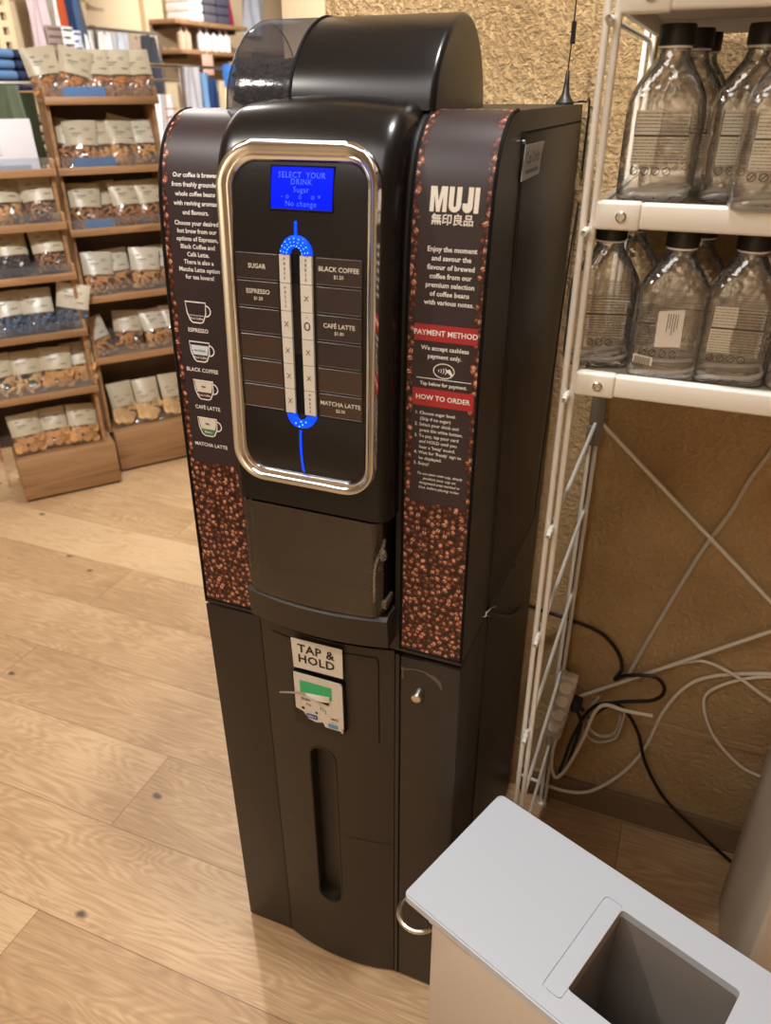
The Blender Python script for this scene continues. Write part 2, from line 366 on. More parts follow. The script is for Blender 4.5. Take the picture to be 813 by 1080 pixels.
def put_text(bm, f, s, size, **k):
    V, F = text_data(s, size, **k)
    vs = [bm.verts.new(f(*v)) for v in V]
    for q in F:
        try: bm.faces.new([vs[i] for i in q])
        except ValueError: pass
    return bm
def put_poly(bm, f, poly):
    vs = [bm.verts.new(f(*p)) for p in poly]; bm.faces.new(vs); return bm
def put_line(bm, f, pts, w, closed=False):
    """flat stroke of width w"""
    n = len(pts); P = [Vector(p) for p in pts]; L = []
    for i in range(n):
        a = P[i-1] if (i or closed) else P[i]; b = P[(i+1) % n] if (i < n-1 or closed) else P[i]
        d = (b-a).normalized(); nn = Vector((-d.y, d.x))*w/2; L.append((P[i]+nn, P[i]-nn))
    V = [(bm.verts.new(f(*a)), bm.verts.new(f(*b))) for a, b in L]
    for i in range(n if closed else n-1):
        a = V[i]; b = V[(i+1) % n]; bm.faces.new((a[0], b[0], b[1], a[1]))
    return bm
def cut(o, bmc):
    """subtract a cutter from o and bake the result"""
    bmesh.ops.recalc_face_normals(bmc, faces=bmc.faces)
    me = bpy.data.meshes.new('c'); bmc.to_mesh(me); bmc.free(); c = bpy.data.objects.new('c', me); COL.objects.link(c); c.parent = o.parent
    md = o.modifiers.new('b', 'BOOLEAN'); md.object = c; md.operation = 'DIFFERENCE'; md.solver = 'EXACT'
    bpy.context.view_layer.update()
    new = bpy.data.meshes.new_from_object(o.evaluated_get(bpy.context.evaluated_depsgraph_get()))
    o.modifiers.clear(); old = o.data; nm = old.name; o.data = new; bpy.data.meshes.remove(old); new.name = nm
    bpy.data.objects.remove(c); bpy.data.meshes.remove(me)
    new.polygons.foreach_set('use_smooth', [True]*len(new.polygons)); new.set_sharp_from_angle(angle=math.radians(40))
def struct(name, bm, m, **k):
    o = obj(name, bm, m, **k); o['kind'] = 'structure'; return o

# ------------------------------------------------------------------ the setting
b = B(); box(b, -6, 3.2, -3.2, 10, -.05, 0); struct('floor', b, FLOOR, smooth=False)
WY = .578
b = B(); box(b, -.012, 3.2, WY, WY+.16, 0, 3); struct('wall_back', b, PLASTER, smooth=False)
b = B(); box(b, -.1, -.0125, WY-.004, WY+.16, 0, 3, .004); struct('trim_1', b, mat('smooth_beige_column', rgb(210, 190, 156), .85), smooth=False)
b = B(); box(b, .47, 3.2, WY-.012, WY, 0, .085, .002); struct('baseboard_back', b, M['skirt'], smooth=False)
b = B(); box(b, .74, 3.2, WY-.009, WY, .325, .345, .003); box(b, 1.0, 1.03, WY-.012, WY, .315, .355, .003); struct('trim_2', b, PLASTER, smooth=False)
b = B(); box(b, -4.7, -4.5, 1, 10, 0, 3); struct('wall_left', b, M['tan'], smooth=False)
b = B(); box(b, -4.5, -4.44, 5.97, 6.05, 0, 3, .005); struct('trim_3', b, M['tan'], smooth=False)
b = B(); box(b, -4.7, 3.2, 9.9, 10, 0, 3); struct('wall_far', b, M['tan'], smooth=False)
b = B(); box(b, -6, 3.3, -3.3, -3.2, 0, 3); struct('wall_front', b, M['tan'], smooth=False)
b = B(); box(b, 3.2, 3.3, -3.2, 10, 0, 3); struct('wall_right', b, M['tan'], smooth=False)
b = B(); box(b, -6, 3.2, -3.2, 10, 3, 3.1); struct('ceiling', b, M['ceil'], smooth=False)

# ------------------------------------------------------------------ coffee machine
W = .454
PROF = [(.0, .868), (.002, .95), (.005, 1.1), (.009, 1.25), (.014, 1.38), (.02, 1.46), (.028, 1.515), (.038, 1.548), (.052, 1.571), (.07, 1.587), (.092, 1.597), (.12, 1.6)]
def dense(P, n=5): return [(v.x, v.y) for v in catmull([(y, z, 0) for y, z in P], n)]
DP = dense(PROF)
class Path:
    def __init__(s, pts):
        s.p = pts; s.s = [0]
        for a, b in zip(pts, pts[1:]): s.s.append(s.s[-1]+math.hypot(b[0]-a[0], b[1]-a[1]))
        s.L = s.s[-1]
    def at(s, d):
        d2 = min(max(d, 0), s.L-1e-9); i = max(k for k in range(len(s.s)) if s.s[k] <= d2); i = min(i, len(s.p)-2)
        t = (d-s.s[i])/(s.s[i+1]-s.s[i]); a, b = s.p[i], s.p[i+1]
        ty, tz = b[0]-a[0], b[1]-a[1]; l = math.hypot(ty, tz)
        return a[0]+ty*t, a[1]+tz*t, -tz/l, ty/l
    def of_z(s, z):
        for i in range(len(s.p)-1):
            if s.p[i][1] <= z <= s.p[i+1][1]: return s.s[i]+(s.s[i+1]-s.s[i])*(z-s.p[i][1])/(s.p[i+1][1]-s.p[i][1])
        return 0
WING = Path(DP)
def on(path, x0, z0, off=.0012, dx=0.):
    s0 = path.of_z(z0)
    def f(u, v, o=0):
        y, z, ny, nz = path.at(s0+v); return Vector((x0+u, y+ny*(off+o), z+nz*(off+o)))
    return f

mac = thing('coffee_vending_machine', 'tall black drink vending machine with coffee bean banners and chrome ringed front', 'vending machine')
# lower cabinet
b = B(); box(b, .0, W, .012, .55, .012, .858, .003)
obj('cabinet', b, M['side'], mac)
b = B(); box(b, .03, W-.03, .04, .5, 0, .014); obj('plinth', b, M['dark'], mac)
b = B(); box(b, .0, .1065, -.001, .012, .004, .857, .0025); obj('left_panel', b, M['panel'], mac)
b = B(); box(b, .3565, W, -.001, .012, .004, .853, .0025); obj('right_panel', b, M['panel'], mac)
b = B(); box(b, .3475, .3555, -.002, .012, .004, .855, .0025); obj('door_trim', b, M['black'], mac)
# bulged door with a long oval grip slot
def bulge(x, x0=.1075, x1=.3465, s=.0165): t = (x-(x0+x1)/2)/((x1-x0)/2); return -s*(1-t*t)
b = B(); pts = [(.1075, .010)]+[(.1075+.239*i/24, bulge(.1075+.239*i/24)-.001) for i in range(25)]+[(.3465, .010)]
prism(b, pts, lambda x, y: Vector((x, y, .006)), lambda x, y: Vector((x, y, .86)))
bmesh.ops.bevel(b, geom=[e for e in b.edges if len(e.link_faces) == 2 and e.calc_face_angle() > .9], offset=.002, segments=2, affect='EDGES')
door = obj('cabinet_door', b, M['panel'], mac)
c = B(); cap = rrect(.047, .422, .0234, 10, .2165, .403)
prism(c, cap, lambda x, z: Vector((x, -.06, z)), lambda x, z: Vector((x, .008, z))); cut(door, c)
def ondoor(off): return lambda x, z: Vector((x, bulge(x)-.001-off, z))
c = B()   # engraved outline of the upper door insert, and a scratch line
for g in ([(.132, .45), (.132, .845), (.319, .845), (.319, .62)],): pass
for g, w_ in (([(.132+.187*i/20, .843) for i in range(21)]+[(.321, .838), (.322, .832), (.322, .66)], .0018), ([(.245+.10*i/10, .405) for i in range(11)], .0009), ([(.112+.076*i/8, .41) for i in range(9)], .0007)):
    b = B(); put_line(b, ondoor(.0006), g, w_); obj('door_groove', b, M['dark'], door)
b = B()
lp = [(x, z) for x, z in rrect(.052, .428, .026, 10, .2165, .403)]
tube(b, [ondoor(.0)(x, z) for x, z in lp], .0016, 6, closed=True); obj('grip_slot_lip', b, M['panel'], door)
# lock
b = B(); lathe(b, [(.0085, .0), (.0085, -.016), (.0075, -.018)], (.389, 0, .79), 20, 'Y'); lk = obj('lock_barrel', b, M['steel'], mac)
b = B(); lathe(b, [(.0076, -.0182), (.0066, -.019), (.0005, -.0192)], (.389, 0, .79), 20, 'Y'); obj('lock_face', b, mat('pale_lock_face', rgb(200, 180, 150), .3, .6), lk)
b = B()
arc = [(.36+.066*t, .829+.006*math.sin(t*PI)-.022*t**5) for t in [i/14 for i in range(15)]]
put_line(b, lambda x, z: Vector((x, -.0018, z)), arc, .003)
put_poly(b, lambda x, z: Vector((x, -.0017, z)), [(.357, .832), (.364, .834), (.362, .822), (.363, .81), (.359, .81), (.36, .822)])
put_poly(b, lambda x, z: Vector((x, -.0016, z)), [(.398, .831), (.412, .832), (.424, .822), (.426, .81), (.418, .818), (.41, .824)])
obj('sticker_residue', b, mat('tape_residue', rgb(88, 78, 68), .3), mac)
# card reader
yR = bulge(.22)-.001
tilt = lambda x: bulge(x)-.001
rd = B(); 
prism(rd, rrect(.094, .113, .006, 4, .2205, .729), lambda x, z: Vector((x, -.001, z)), lambda x, z: Vector((x, yR-.008, z)))
reader = obj('card_reader', rd, M['gloss'], mac)
RF = lambda o: (lambda x, z: Vector((x, yR-.008-o, z)))
b = B(); ol = [(.178, .785), (.264, .785), (.266, .78), (.266, .681), (.232, .681), (.228, .690), (.215, .686), (.20, .690), (.192, .703), (.178, .708)]
prism(b, ol, RF(.0), RF(.002)); obj('reader_faceplate', b, M['paper'], reader, ang=20)
b = B(); put_poly(b, RF(.0026), [(.189, .772), (.247, .772), (.247, .745), (.189, .745)]); obj('reader_screen', b, M['greenscr'], reader)
b = B(); put_poly(b, RF(.0029), [(.193, .7455), (.241, .748), (.241, .732), (.215, .737)]); obj('reader_slot', b, M['dark'], reader)
b = B()   # torn paper cover: a sliver sticking out to the left and a curled corner over the screen
def flap(u, v):
    return Vector((.197-.036*u, yR-.0115-.018*u**1.3-.001*v, .7475+.006*u**1.2-.0045*v*(1-.35*u)))
grid(b, flap, 8, 2); bmesh.ops.solidify(b, geom=b.faces[:], thickness=.0009); obj('torn_cover_flap', b, M['paper'], reader)
b = B()
def curl(u, v):
    return Vector((.196+.047*u, yR-.0112-.006*math.sin(PI*u)*v, .7468+.0065*u-.013*u*v))
grid(b, curl, 8, 3); bmesh.ops.remove_doubles(b, verts=b.verts, dist=1e-5); bmesh.ops.solidify(b, geom=b.faces[:], thickness=.0008); obj('torn_cover_curl', b, M['paper'], reader)
def mark(name, m, x, z, w, h, txt=None, tm=None, ts=.006):
    b = B(); put_poly(b, RF(.0026), rrect(w, h, min(w, h)*.2, 2, x, z)); o = obj(name, b, m, reader)
    if txt:
        b = B(); put_text(b, lambda u, v: RF(.003)(x+u, z+v), txt, ts, bold=.02); obj('lettering', b, tm, o)
mark('printed_mark', M['blue_ink'], .208, .697, .021, .010, 'SAC-1', M['white'], .0062)
mark('printed_mark', M['lblue'], .247, .688, .018, .009)
b = B()
for s, x, z, sz in (('SIGN', .198, .732, .0075), ('NETS', .25, .704, .006)): put_text(b, lambda u, v: RF(.0026)(x+u, z+v), s, sz, bold=.02)
put_text(b, lambda u, v: RF(.0026)(.192+u, .711+v), '●', .008)
put_text(b, lambda u, v: RF(.0026)(.217+u, .708+v), '●', .006)
obj('dark_marks', b, M['black_ink'], reader)
b = B(); put_text(b, lambda u, v: RF(.0026)(.203+u, .722+v), 'Pay', .0075, bold=.02); put_text(b, lambda u, v: RF(.0026)(.249+u, .697+v), '~~~', .006, bold=.02); obj('orange_marks', b, M['orange'], reader)
b = B()
for k in range(3): put_line(b, RF(.0026), [(.222+.004*k+.004*math.cos(a), .722-.003*k+.006*math.sin(a)) for a in [-.8+.2*i for i in range(9)]], .0012)
obj('contactless_waves', b, M['green'], reader)
b = B(); box(b, .262, .266, yR-.012, yR-.0085, .68, .688); obj('reader_foot', b, M['steel'], reader)
# tap & hold card above the reader
b = B(); ol = [(.176, .853), (.2205, .8535), (.267, .8545), (.2665, .795), (.22, .7945), (.1775, .793)]
prism(b, ol, RF(-.003), RF(-.0018)); sg = obj('tap_and_hold_card', b, M['paper'], mac, ang=20)
b = B(); put_text(b, lambda u, v: RF(-.0012)(.220+u, .825+v), 'TAP &\nHOLD', .0228, bold=.022, space=.92, cspace=1.08); obj('lettering', b, M['black_ink'], sg)

# upper housing with the rounded shoulder
HY = .566
poly = [(y, z) for y, z in DP]+[(HY-.004, 1.6), (HY, 1.596), (HY, .862), (.0, .862)]
b = B(); prism(b, poly, lambda y, z: Vector((.0, y, z)), lambda y, z: Vector((W, y, z)))
hs = obj('upper_housing', b, M['black'], mac)
c = B(); box(c, .112, .346, -.1, .12, .94, 1.108); cut(hs, c)    # cup bay recess
b = B(); box(b, W-.001, W+.0018, .145, .558, .12, 1.578, .001); obj('side_sheet', b, M['side'], mac)
b = B(); box(b, W+.0016, W+.0022, .15, .552, 1.574, 1.577); box(b, W+.0016, W+.0022, .145, .147, .12, 1.577); obj('side_sheet_seam', b, M['dark'], mac)
b = B(); lathe(b, [(.0025, 0), (.0025, .003), (.001, .0038)], (W+.001, .14, 1.566), 12, 'X'); obj('screw', b, M['steel'], mac)
b = B(); lathe(b, [(.0045, 0), (.0045, .004), (.0025, .005)], (W, .33, .845), 12, 'X'); obj('screw', b, M['black'], mac)
sf = lambda y, z: Vector((W+.0026, y, z))
b = B(); prism(b, [(.150, 1.562), (.262, 1.561), (.247, 1.545), (.243, 1.523), (.138, 1.522)], sf, lambda y, z: Vector((W+.0034, y, z))); st = obj('price_sticker', b, mat('grey_sticker', rgb(168, 166, 160), .5), mac, ang=20)
b = B(); put_text(b, lambda u, v: Vector((W+.004, .196+u, 1.546+v)), 'Cup Order', .019, bold=0, cspace=.95)
for i in range(16): put_poly(b, lambda y, z: Vector((W+.004, y, z)), [(.158+.0045*i, 1.533), (.161+.0045*i, 1.533), (.160+.0045*i, 1.5285), (.157+.0045*i, 1.5285)])
obj('lettering', b, M['keyt'], st)

# bean banners
def banner(x0, x1, label):
    w = x1-x0; s1 = WING.L-.004
    b = B()
    nv = 70
    def f(u, v):
        y, z, ny, nz = WING.at(.004+(s1-.004)*v); return Vector((x0+w*u, y+ny*.0016, z+nz*.0016))
    grid(b, f, 2, nv, lambda u, v: (u*w, v*(s1-.004)))
    o = obj('banner', b, bean_mat(w, s1-.004, 1.122-.868, 'bean_banner_print'), mac); o['label'] = label
    b = B()
    for xx in (x0-.0012, x1+.0012):
        tube(b, [Vector((xx, WING.at(s1*i/60)[0]-.001, WING.at(s1*i/60)[1]+.0006)) for i in range(61)], .0024, 6)
    tube(b, [(x0-.001, -.0012, .8705), (x1+.001, -.0012, .8705)], .0022, 6)
    obj('banner_edging', b, M['dark'], o)
    return o
BL = banner(.006, .1015, 'left banner with cup diagrams and brewing text')
BR = banner(.3575, .4515, 'right banner with shop name and ordering steps')
TO = .0024
def ban_text(o, items, m=None, name='lettering'):
    b = B()
    for s, x, z, size, kw in items: put_text(b, on(WING, x, z, TO), s, size, **kw)
    return obj(name, b, m or M['white'], o)
bt = dict(bold=.019, space=1.0)
LX = .0545
z0 = 1.526; dz = .0112
l1 = ['Our coffee is brewed', 'from freshly grounded', 'whole coffee beans', 'with reviving aromas', 'and flavours.']
l2 = ['Choose your desired', 'hot brew from our', 'options of Espresso,', 'Black Coffee and', 'Café Latte.', 'There is also a', 'Matcha Latte option', 'for tea lovers!']
it = [(s, LX+.004, 1.526-.0110*i, .0079, bt) for i, s in enumerate(l1)]+[(s, LX+.004, 1.469-.0097*i, .0079, bt) for i, s in enumerate(l2)]
ban_text(BL, it)
for t_ in (('ESPRESSO', .0475, 1.329, .0078, bt), ('BLACK COFFEE', .0475, 1.272, .0078, bt), ('CAFÉ LATTE', .0500, 1.216, .0078, bt), ('MATCHA LATTE', .0490, 1.157, .0078, bt)): ban_text(BL, [t_])
def cup_pts(w, h):
    return [(-w/2, h/2), (w/2, h/2), (w/2-.001, -h*.05), (w/2-.006, -h/2+.002), (w/2-.010, -h/2), (-w/2+.010, -h/2), (-w/2+.006, -h/2+.003), (-w/2+.002, -h*.05)]
def cup_icon(z, kind):
    f = on(WING, .047, z, TO); w, h = .033, .028
    P = cup_pts(w, h); r = B()
    put_line(r, f, P, .0018, True)
    put_line(r, f, [(w/2+.008*math.sin(a)-.001, .003+.0075*math.cos(a)) for a in [PI*i/10 for i in range(11)]], .0018)
    o = obj('cup_diagram', r, M['white'], BL)
    def band(z1, z2, m, off=0):
        def half(zz): t = (zz+h/2)/h; return w/2-.0018-.008*(1-t)**2.2
        b = B(); g = on(WING, .047, z, TO-.0006+off)
        ks = [z1+(z2-z1)*i/5 for i in range(6)]
        put_poly(b, g, [(half(k), k) for k in ks]+[(-half(k), k) for k in ks[::-1]]); obj('cup_fill', b, m, o)
    if kind == 0:
        band(-h/2+.0012, -.005, M['brown']); t = [('Black Coffee', -.0082, M['white'])]
        b = B(); [put_poly(b, on(WING, .047, z, TO), [(-.013+.0032*i, -.0036), (-.011+.0032*i, -.0036), (-.011+.0032*i, -.0046), (-.013+.0032*i, -.0046)]) for i in range(8)]; obj('dashed_line', b, M['white'], o)
    elif kind == 1: band(-h/2+.0012, -.0045, M['brown']); band(-.0045, .009, M['hotw'], .0001); t = [('Black Coffee', -.0082, M['white']), ('Hot Water', .002, M['black_ink'])]
    elif kind == 2: band(-h/2+.0012, -.0035, M['brown']); band(-.0035, h/2-.001, M['cream'], .0001); t = [('Black Coffee', -.0078, M['white']), ('Milk', .005, M['black_ink'])]
    else: band(-h/2+.0012, -.0035, M['green']); band(-.0035, h/2-.001, M['cream'], .0001); t = [('Matcha', -.0078, M['white']), ('Milk', .005, M['black_ink'])]
    for s, dzz, m in t:
        b = B(); put_text(b, on(WING, .047, z+dzz, TO+.0005), s, .0042, bold=.012); obj('lettering', b, m, BL)
for z, k in ((1.354, 0), (1.299, 1), (1.243, 2), (1.186, 3)): cup_icon(z, k)
RX = .4075
b = B(); f0 = on(WING, RX-.0005, 1.5115, TO); f = lambda u, v: f0(u*.92, v); Hh = .0135; st_ = .0064
put_poly(b, f, [(-.0305, -Hh), (-.0305, Hh), (-.0225, Hh), (-.0195, -.002), (-.0165, Hh), (-.0085, Hh), (-.0085, -Hh), (-.0138, -Hh), (-.0138, .004), (-.0172, -Hh), (-.0218, -Hh), (-.0252, .004), (-.0252, -Hh)])
def hook(x0, x1, left):
    xm = (x0+x1)/2; ro = (x1-x0)/2; ri = ro-st_; n_ = 10
    o_ = [(xm+ro*math.cos(PI+PI*i/n_), -Hh+ro+ro*math.sin(PI+PI*i/n_)) for i in range(n_+1)]; i_ = [(xm+ri*math.cos(-PI*i/n_), -Hh+ro+(ro-st_*.9)*math.sin(-PI*i/n_)) for i in range(n_+1)]
    top = Hh if left else -.0035
    return [(x0, top)]+o_+[(x1, Hh), (x1-st_, Hh)]+i_+[(x0+st_, top)]
put_poly(b, f, hook(-.0062, .0100, True)); put_poly(b, f, hook(.0118, .0248, False)); put_poly(b, f, [(.0266, Hh), (.0326, Hh), (.0326, -Hh), (.0266, -Hh)])
bmesh.ops.triangulate(b, faces=b.faces[:])
obj('shop_name', b, M['cream'], BR)
ban_text(BR, [('無印良品', RX-.0002, 1.4895, .0128, dict(bold=.02))], M['cream'], 'shop_name')
ban_text(BR, [(s, RX+.002, 1.458-.0101*i, .0081, bt) for i, s in enumerate(['Enjoy the moment', 'and savour the', 'flavour of brewed', 'coffee from our', 'premium selection', 'of coffee beans', 'with various notes.'])])
for z1, z2, s in ((1.3708, 1.3505, 'PAYMENT METHOD'), (1.2895, 1.2665, 'HOW TO ORDER')):
    b = B(); f = on(WING, RX, (z1+z2)/2, TO-.0004); hh = (z1-z2)/2
    put_poly(b, f, [(-.0405, hh), (.0405, hh), (.0405, -hh), (-.0405, -hh)]); rb = obj('red_band', b, M['red'], BR)
    b = B(); put_text(b, on(WING, RX, (z1+z2)/2, TO+.0005), s, .0092, bold=.018); obj('lettering', b, M['white'], BR)
ban_text(BR, [('We accept cashless', RX, 1.3418, .0078, bt), ('payment only.', RX, 1.3318, .0078, bt)]); ban_text(BR, [('Tap below for payment.', RX, 1.2962, .0064, bt)])
b = B(); f = on(WING, RX, 1.3145, TO)
put_line(b, f, [(.0135*math.cos(2*PI*i/24), .0092*math.sin(2*PI*i/24)) for i in range(24)], .0011, True)
for k in range(4): put_line(b, f, [(-.008+.0022*k+(.0015+.0011*k)*math.cos(a), (.0018+.0011*k)*math.sin(a)) for a in [-.9+.3*i for i in range(7)]], .0010)
put_poly(b, f, [(.003, .002), (.008, .003), (.012, -.004), (.010, -.006), (.006, -.002), (.003, -.001)])
put_poly(b, on(WING, RX, 1.3032, TO), [(-.036, .0005), (.036, .0005), (.036, -.0005), (-.036, -.0005)])
obj('contactless_symbol', b, M['white'], BR)
steps = ['1. Choose sugar level.', '    (Skip if no sugar)', '2. Select your drink and', '    press the white button.', '3. To pay, tap your card', '    and HOLD until you', "    hear a 'beep' sound.", "4. Wait for 'Ready' sign to", '    be displayed.', '5. Enjoy!']
ban_text(BR, [(s, RX-.0365, 1.2565-.0079*i, .0062, dict(bold=.010, align='LEFT')) for i, s in enumerate(steps)])
ban_text(BR, [(s, RX, 1.171-.0068*i, .0054, dict(bold=.008, shear=.25)) for i, s in enumerate(['To use your own cup, simply', 'position your cup on', 'designated area marked in', 'blue, before placing order.'])])

# central console
CX = .229
CO = [(y-.042, z+.006) for y, z in PROF if z > 1.09]
CO = [(-.038, 1.106)]+CO[1:-1]+[(.085, 1.607), (.13, 1.606)]
CD = dense(CO); CON = Path(CD)
b = B(); n = len(CD)
def sec(t):    # outline across X: crowned, rounded at both ends; returns (x, extra depth factor)
    return t
NX = 28; hw = .1205
def con(u, v):
    a = -1+2*u; x = CX+hw*math.copysign(1-(1-abs(a))**1.7, a) if abs(a) > 0 else CX
    e = max(0, (abs(x-CX)-(hw-.022))/.022); rnd = .022*(1-math.sqrt(max(0, 1-e*e)))
    y, z, ny, nz = CON.at(CON.L*v)
    crown = .010*(1-((x-CX)/hw)**2)*max(0, min(1, (v-.75)/.2))
    return Vector((x, y-ny*rnd, z-nz*rnd+crown))
V = grid(b, con, NX, len(CD)*2)
def bridge(vs, f):
    ws = [b.verts.new(f(v.co)) for v in vs]
    for i in range(len(vs)-1): b.faces.new((vs[i], vs[i+1], ws[i+1], ws[i]))
bridge([V[0][j] for j in range(len(V[0]))], lambda c: Vector((c.x, max(c.y, .06), c.z)))
bridge([V[-1][j] for j in range(len(V[0]))], lambda c: Vector((c.x, max(c.y, .06), c.z)))
bridge([V[i][0] for i in range(NX+1)], lambda c: Vector((c.x, .02, c.z+.002)))
bmesh.ops.remove_doubles(b, verts=b.verts, dist=1e-5)
con_o = obj('console_front', b, M['gloss'], mac)
# chrome ring
def con_surf(off):
    def f(x, z):
        s = CON.of_z(z); y, zz, ny, nz = CON.at(s); return Vector((x, y+ny*off, zz+nz*off))
    return f
ring_o = rrect(.214, .424, .046, 10, CX, 1.356); ring_i = rrect(.176, .386, .028, 10, CX+.001, 1.355)
b = B(); N_ = len(ring_o)
rows = []
for t, off in ((0, .0005), (.03, .008), (.15, .0125), (.35, .0125), (.62, .009), (.72, .0055), (.80, .0075), (.92, .005), (1, -.001)):
    rows.append([b.verts.new(con_surf(off)(o[0]+(i[0]-o[0])*t, o[1]+(i[1]-o[1])*t)) for o, i in zip(ring_o, ring_i)])
for r1, r2 in zip(rows, rows[1:]):
    for k in range(N_): b.faces.new((r1[k], r1[(k+1) % N_], r2[(k+1) % N_], r2[k]))
obj('chrome_ring', b, M['chrome'], mac, ang=60)
# flat fascia inside the ring
b = B(); inn = rrect(.186, .396, .032, 8, CX+.001, 1.355)
zs = sorted(set([p[1] for p in inn]))
prev = None
for k in range(41):
    z = 1.355-.198+.396*k/40; d = abs(z-1.355); e = d-(.198-.032)
    h = .093-(.032-math.sqrt(max(0, .032**2-e*e)) if e > 0 else 0)
    r = (b.verts.new(con_surf(.0012)(CX+.001-h, z)), b.verts.new(con_surf(.0012)(CX+.001+h, z)))
    if prev: b.faces.new((prev[0], prev[1], r[1], r[0]))
    prev = r
fas = obj('fascia', b, M['face'], mac)
CS = con_surf
def plate(name, x0, x1, z0, z1, m, off, th=.002, parent=mac, n=6):
    b = B(); fr = [[b.verts.new(CS(off+th)(x, z0+(z1-z0)*k/n)) for x in (x0, x1)] for k in range(n+1)]; bk = [[b.verts.new(CS(off)(x, z0+(z1-z0)*k/n)) for x in (x0, x1)] for k in range(n+1)]
    for k in range(n):
        b.faces.new((fr[k][0], fr[k][1], fr[k+1][1], fr[k+1][0]))
        for s in (0, 1): b.faces.new((fr[k][s], fr[k+1][s], bk[k+1][s], bk[k][s]))
    for k in (0, n): b.faces.new((fr[k][0], fr[k][1], bk[k][1], bk[k][0]))
    return obj(name, b, m, parent, ang=30)
lcd = plate('display', .1945, .2745, 1.4985, 1.543, M['lcd'], .0014, .001)
b = B()
tube(b, [CS(.002)(x, z) for x, z in [(.1935, 1.498), (.2755, 1.498), (.2755, 1.544), (.1935, 1.544)]], .0013, 5, closed=True); obj('display_bezel', b, M['dark'], lcd)
b = B()
ft = lambda x, z, o=.003: (lambda u, v: CS(o)(x+u, z+v))
for s, z in (('SELECT  YOUR', 1.5345), ('DRINK', 1.5275), ('Sugar', 1.5195), ('- o    o    o +', 1.5125), ('No change', 1.5045)):
    put_text(b, ft(.2345, z), s, .0085, cspace=1.12)
obj('lettering', b, M['lcdtxt'], lcd)
# selection pads
rowz = [(1.4485-.0333*i, 1.4485-.0333*(i+1)) for i in range(6)]
names_l = [('SUGAR', None), ('ESPRESSO', '$1.20'), None, None, None, None]
names_r = [('BLACK COFFEE', '$1.20'), None, ('CAFÉ LATTE', '$1.80'), None, None, ('MATCHA LATTE', '$2.00')]
for side, x0, x1, nm in (('l', .1435, .2035, names_l), ('r', .2545, .315, names_r)):
    for i, (za, zb) in enumerate(rowz):
        lighter = (side == 'l' and i >= 3) or (side == 'r' and i >= 4)  # lower inserts: brownish reflection painted as a lighter base colour
        pl = plate('drink_label', x0, x1, zb+.0008, za-.0008, M['labelsheen'] if lighter else M['labelf'], .0014, .0016)
        b = B(); tube(b, [CS(.0031)(x, z) for x, z in [(x0+.001, zb+.0016), (x1-.001, zb+.0016), (x1-.001, za-.0016), (x0+.001, za-.0016)]], .0004, 4, closed=True); obj('clear_cover_edge', b, mat('cover_edge', rgb(88, 78, 72), .3), pl)
        if nm[i]:
            b = B(); zc = (za+zb)/2
            put_text(b, ft((x0+x1)/2, zc+(.003 if nm[i][1] else 0), .0036), nm[i][0], .0078, bold=.015)
            if nm[i][1]: put_text(b, ft((x0+x1)/2, zc-.0055, .0036), nm[i][1], .0058, bold=.01)
            obj('lettering', b, M['cream'], pl)
# ivory keys
kl = ['P\nR\nE\nS\nS', 'P\nR\nE\nS\nS', 'X', 'X', 'X', 'X']; kr = ['P\nR\nE\nS\nS', 'X', 'o', 'X', 'X', 'P\nR\nE\nS\nS']
for side, x0, x1, tx in (('l', .2065, .2205, kl), ('r', .2345, .2500, kr)):
    for i, (za, zb) in enumerate(rowz):
        k = plate('selection_key', x0, x1, zb+.0004, za-.0004, M['key'], .0014, .0042, n=3)
        b = B()
        if tx[i] == 'o':
            put_line(b, ft((x0+x1)/2, (za+zb)/2, .0059), [(.0036*math.cos(2*PI*j/18), .0046*math.sin(2*PI*j/18)) for j in range(18)], .0016, True)
            put_poly(b, ft((x0+x1)/2, (za+zb)/2+.011, .0059), [(-.0006, .0006), (.0006, .0006), (.0006, -.0006), (-.0006, -.0006)])
        elif tx[i] == 'X': put_text(b, ft((x0+x1)/2, (za+zb)/2, .0059), 'X', .0095)
        else: put_text(b, ft((x0+x1)/2, (za+zb)/2, .0059), tx[i], .0044, bold=.02, space=1.25)
        obj('lettering', b, M['keyt'], k)
b = B()
kx = .2275
put_poly(b, CS(.0022), [(.2205, 1.4485), (.2345, 1.4485), (.2345, 1.249), (.2205, 1.249)]); obj('key_gap', b, M['dark'], mac)
def arch(sgn, zc, m, name):
    b = B(); prev = None
    for j in range(17):
        a = PI*j/16; ca, sa = math.cos(a), sgn*math.sin(a); row = []
        for r, off in ((.0075, .002), (.009, .0055), (.0145, .0075), (.0205, .0055), (.0222, .002)):
            row.append(b.verts.new(CS(off)(kx+.0008+r*ca, zc+(r*.98)*sa)))
        if prev:
            for q in range(4): b.faces.new((prev[q], prev[q+1], row[q+1], row[q]))
        prev = row
    return obj(name, b, m, mac)
a1 = arch(1, 1.449, M['glow'], 'blue_light_arch'); a2 = arch(-1, 1.2485, M['glow'], 'blue_light_bowl')
b = B()
for j in range(9):
    a = PI*(j+.5)/9
    for r in (.0105, .0145, .0185): put_poly(b, CS(.0082), [(kx+.0008+r*math.cos(a)+.0008*math.cos(q), 1.449+.98*r*math.sin(a)+.0008*math.sin(q)) for q in [PI/3*t for t in range(6)]])
obj('light_facets', b, M['glow2'], a1)
b = B()
for dx, dz_ in ((-.006, -.012), (.004, -.013), (.009, -.009), (-.001, -.016), (.002, -.009)): put_poly(b, CS(.0082), [(kx+dx+.0012*math.cos(q), 1.2485+dz_+.0012*math.sin(q)) for q in [PI/3*t for t in range(6)]])
obj('light_facets', b, M['glow2'], a2)
plate('blue_light_stem', kx-.0012, kx+.0018, 1.470, 1.486, M['glow'], .0014, .002)
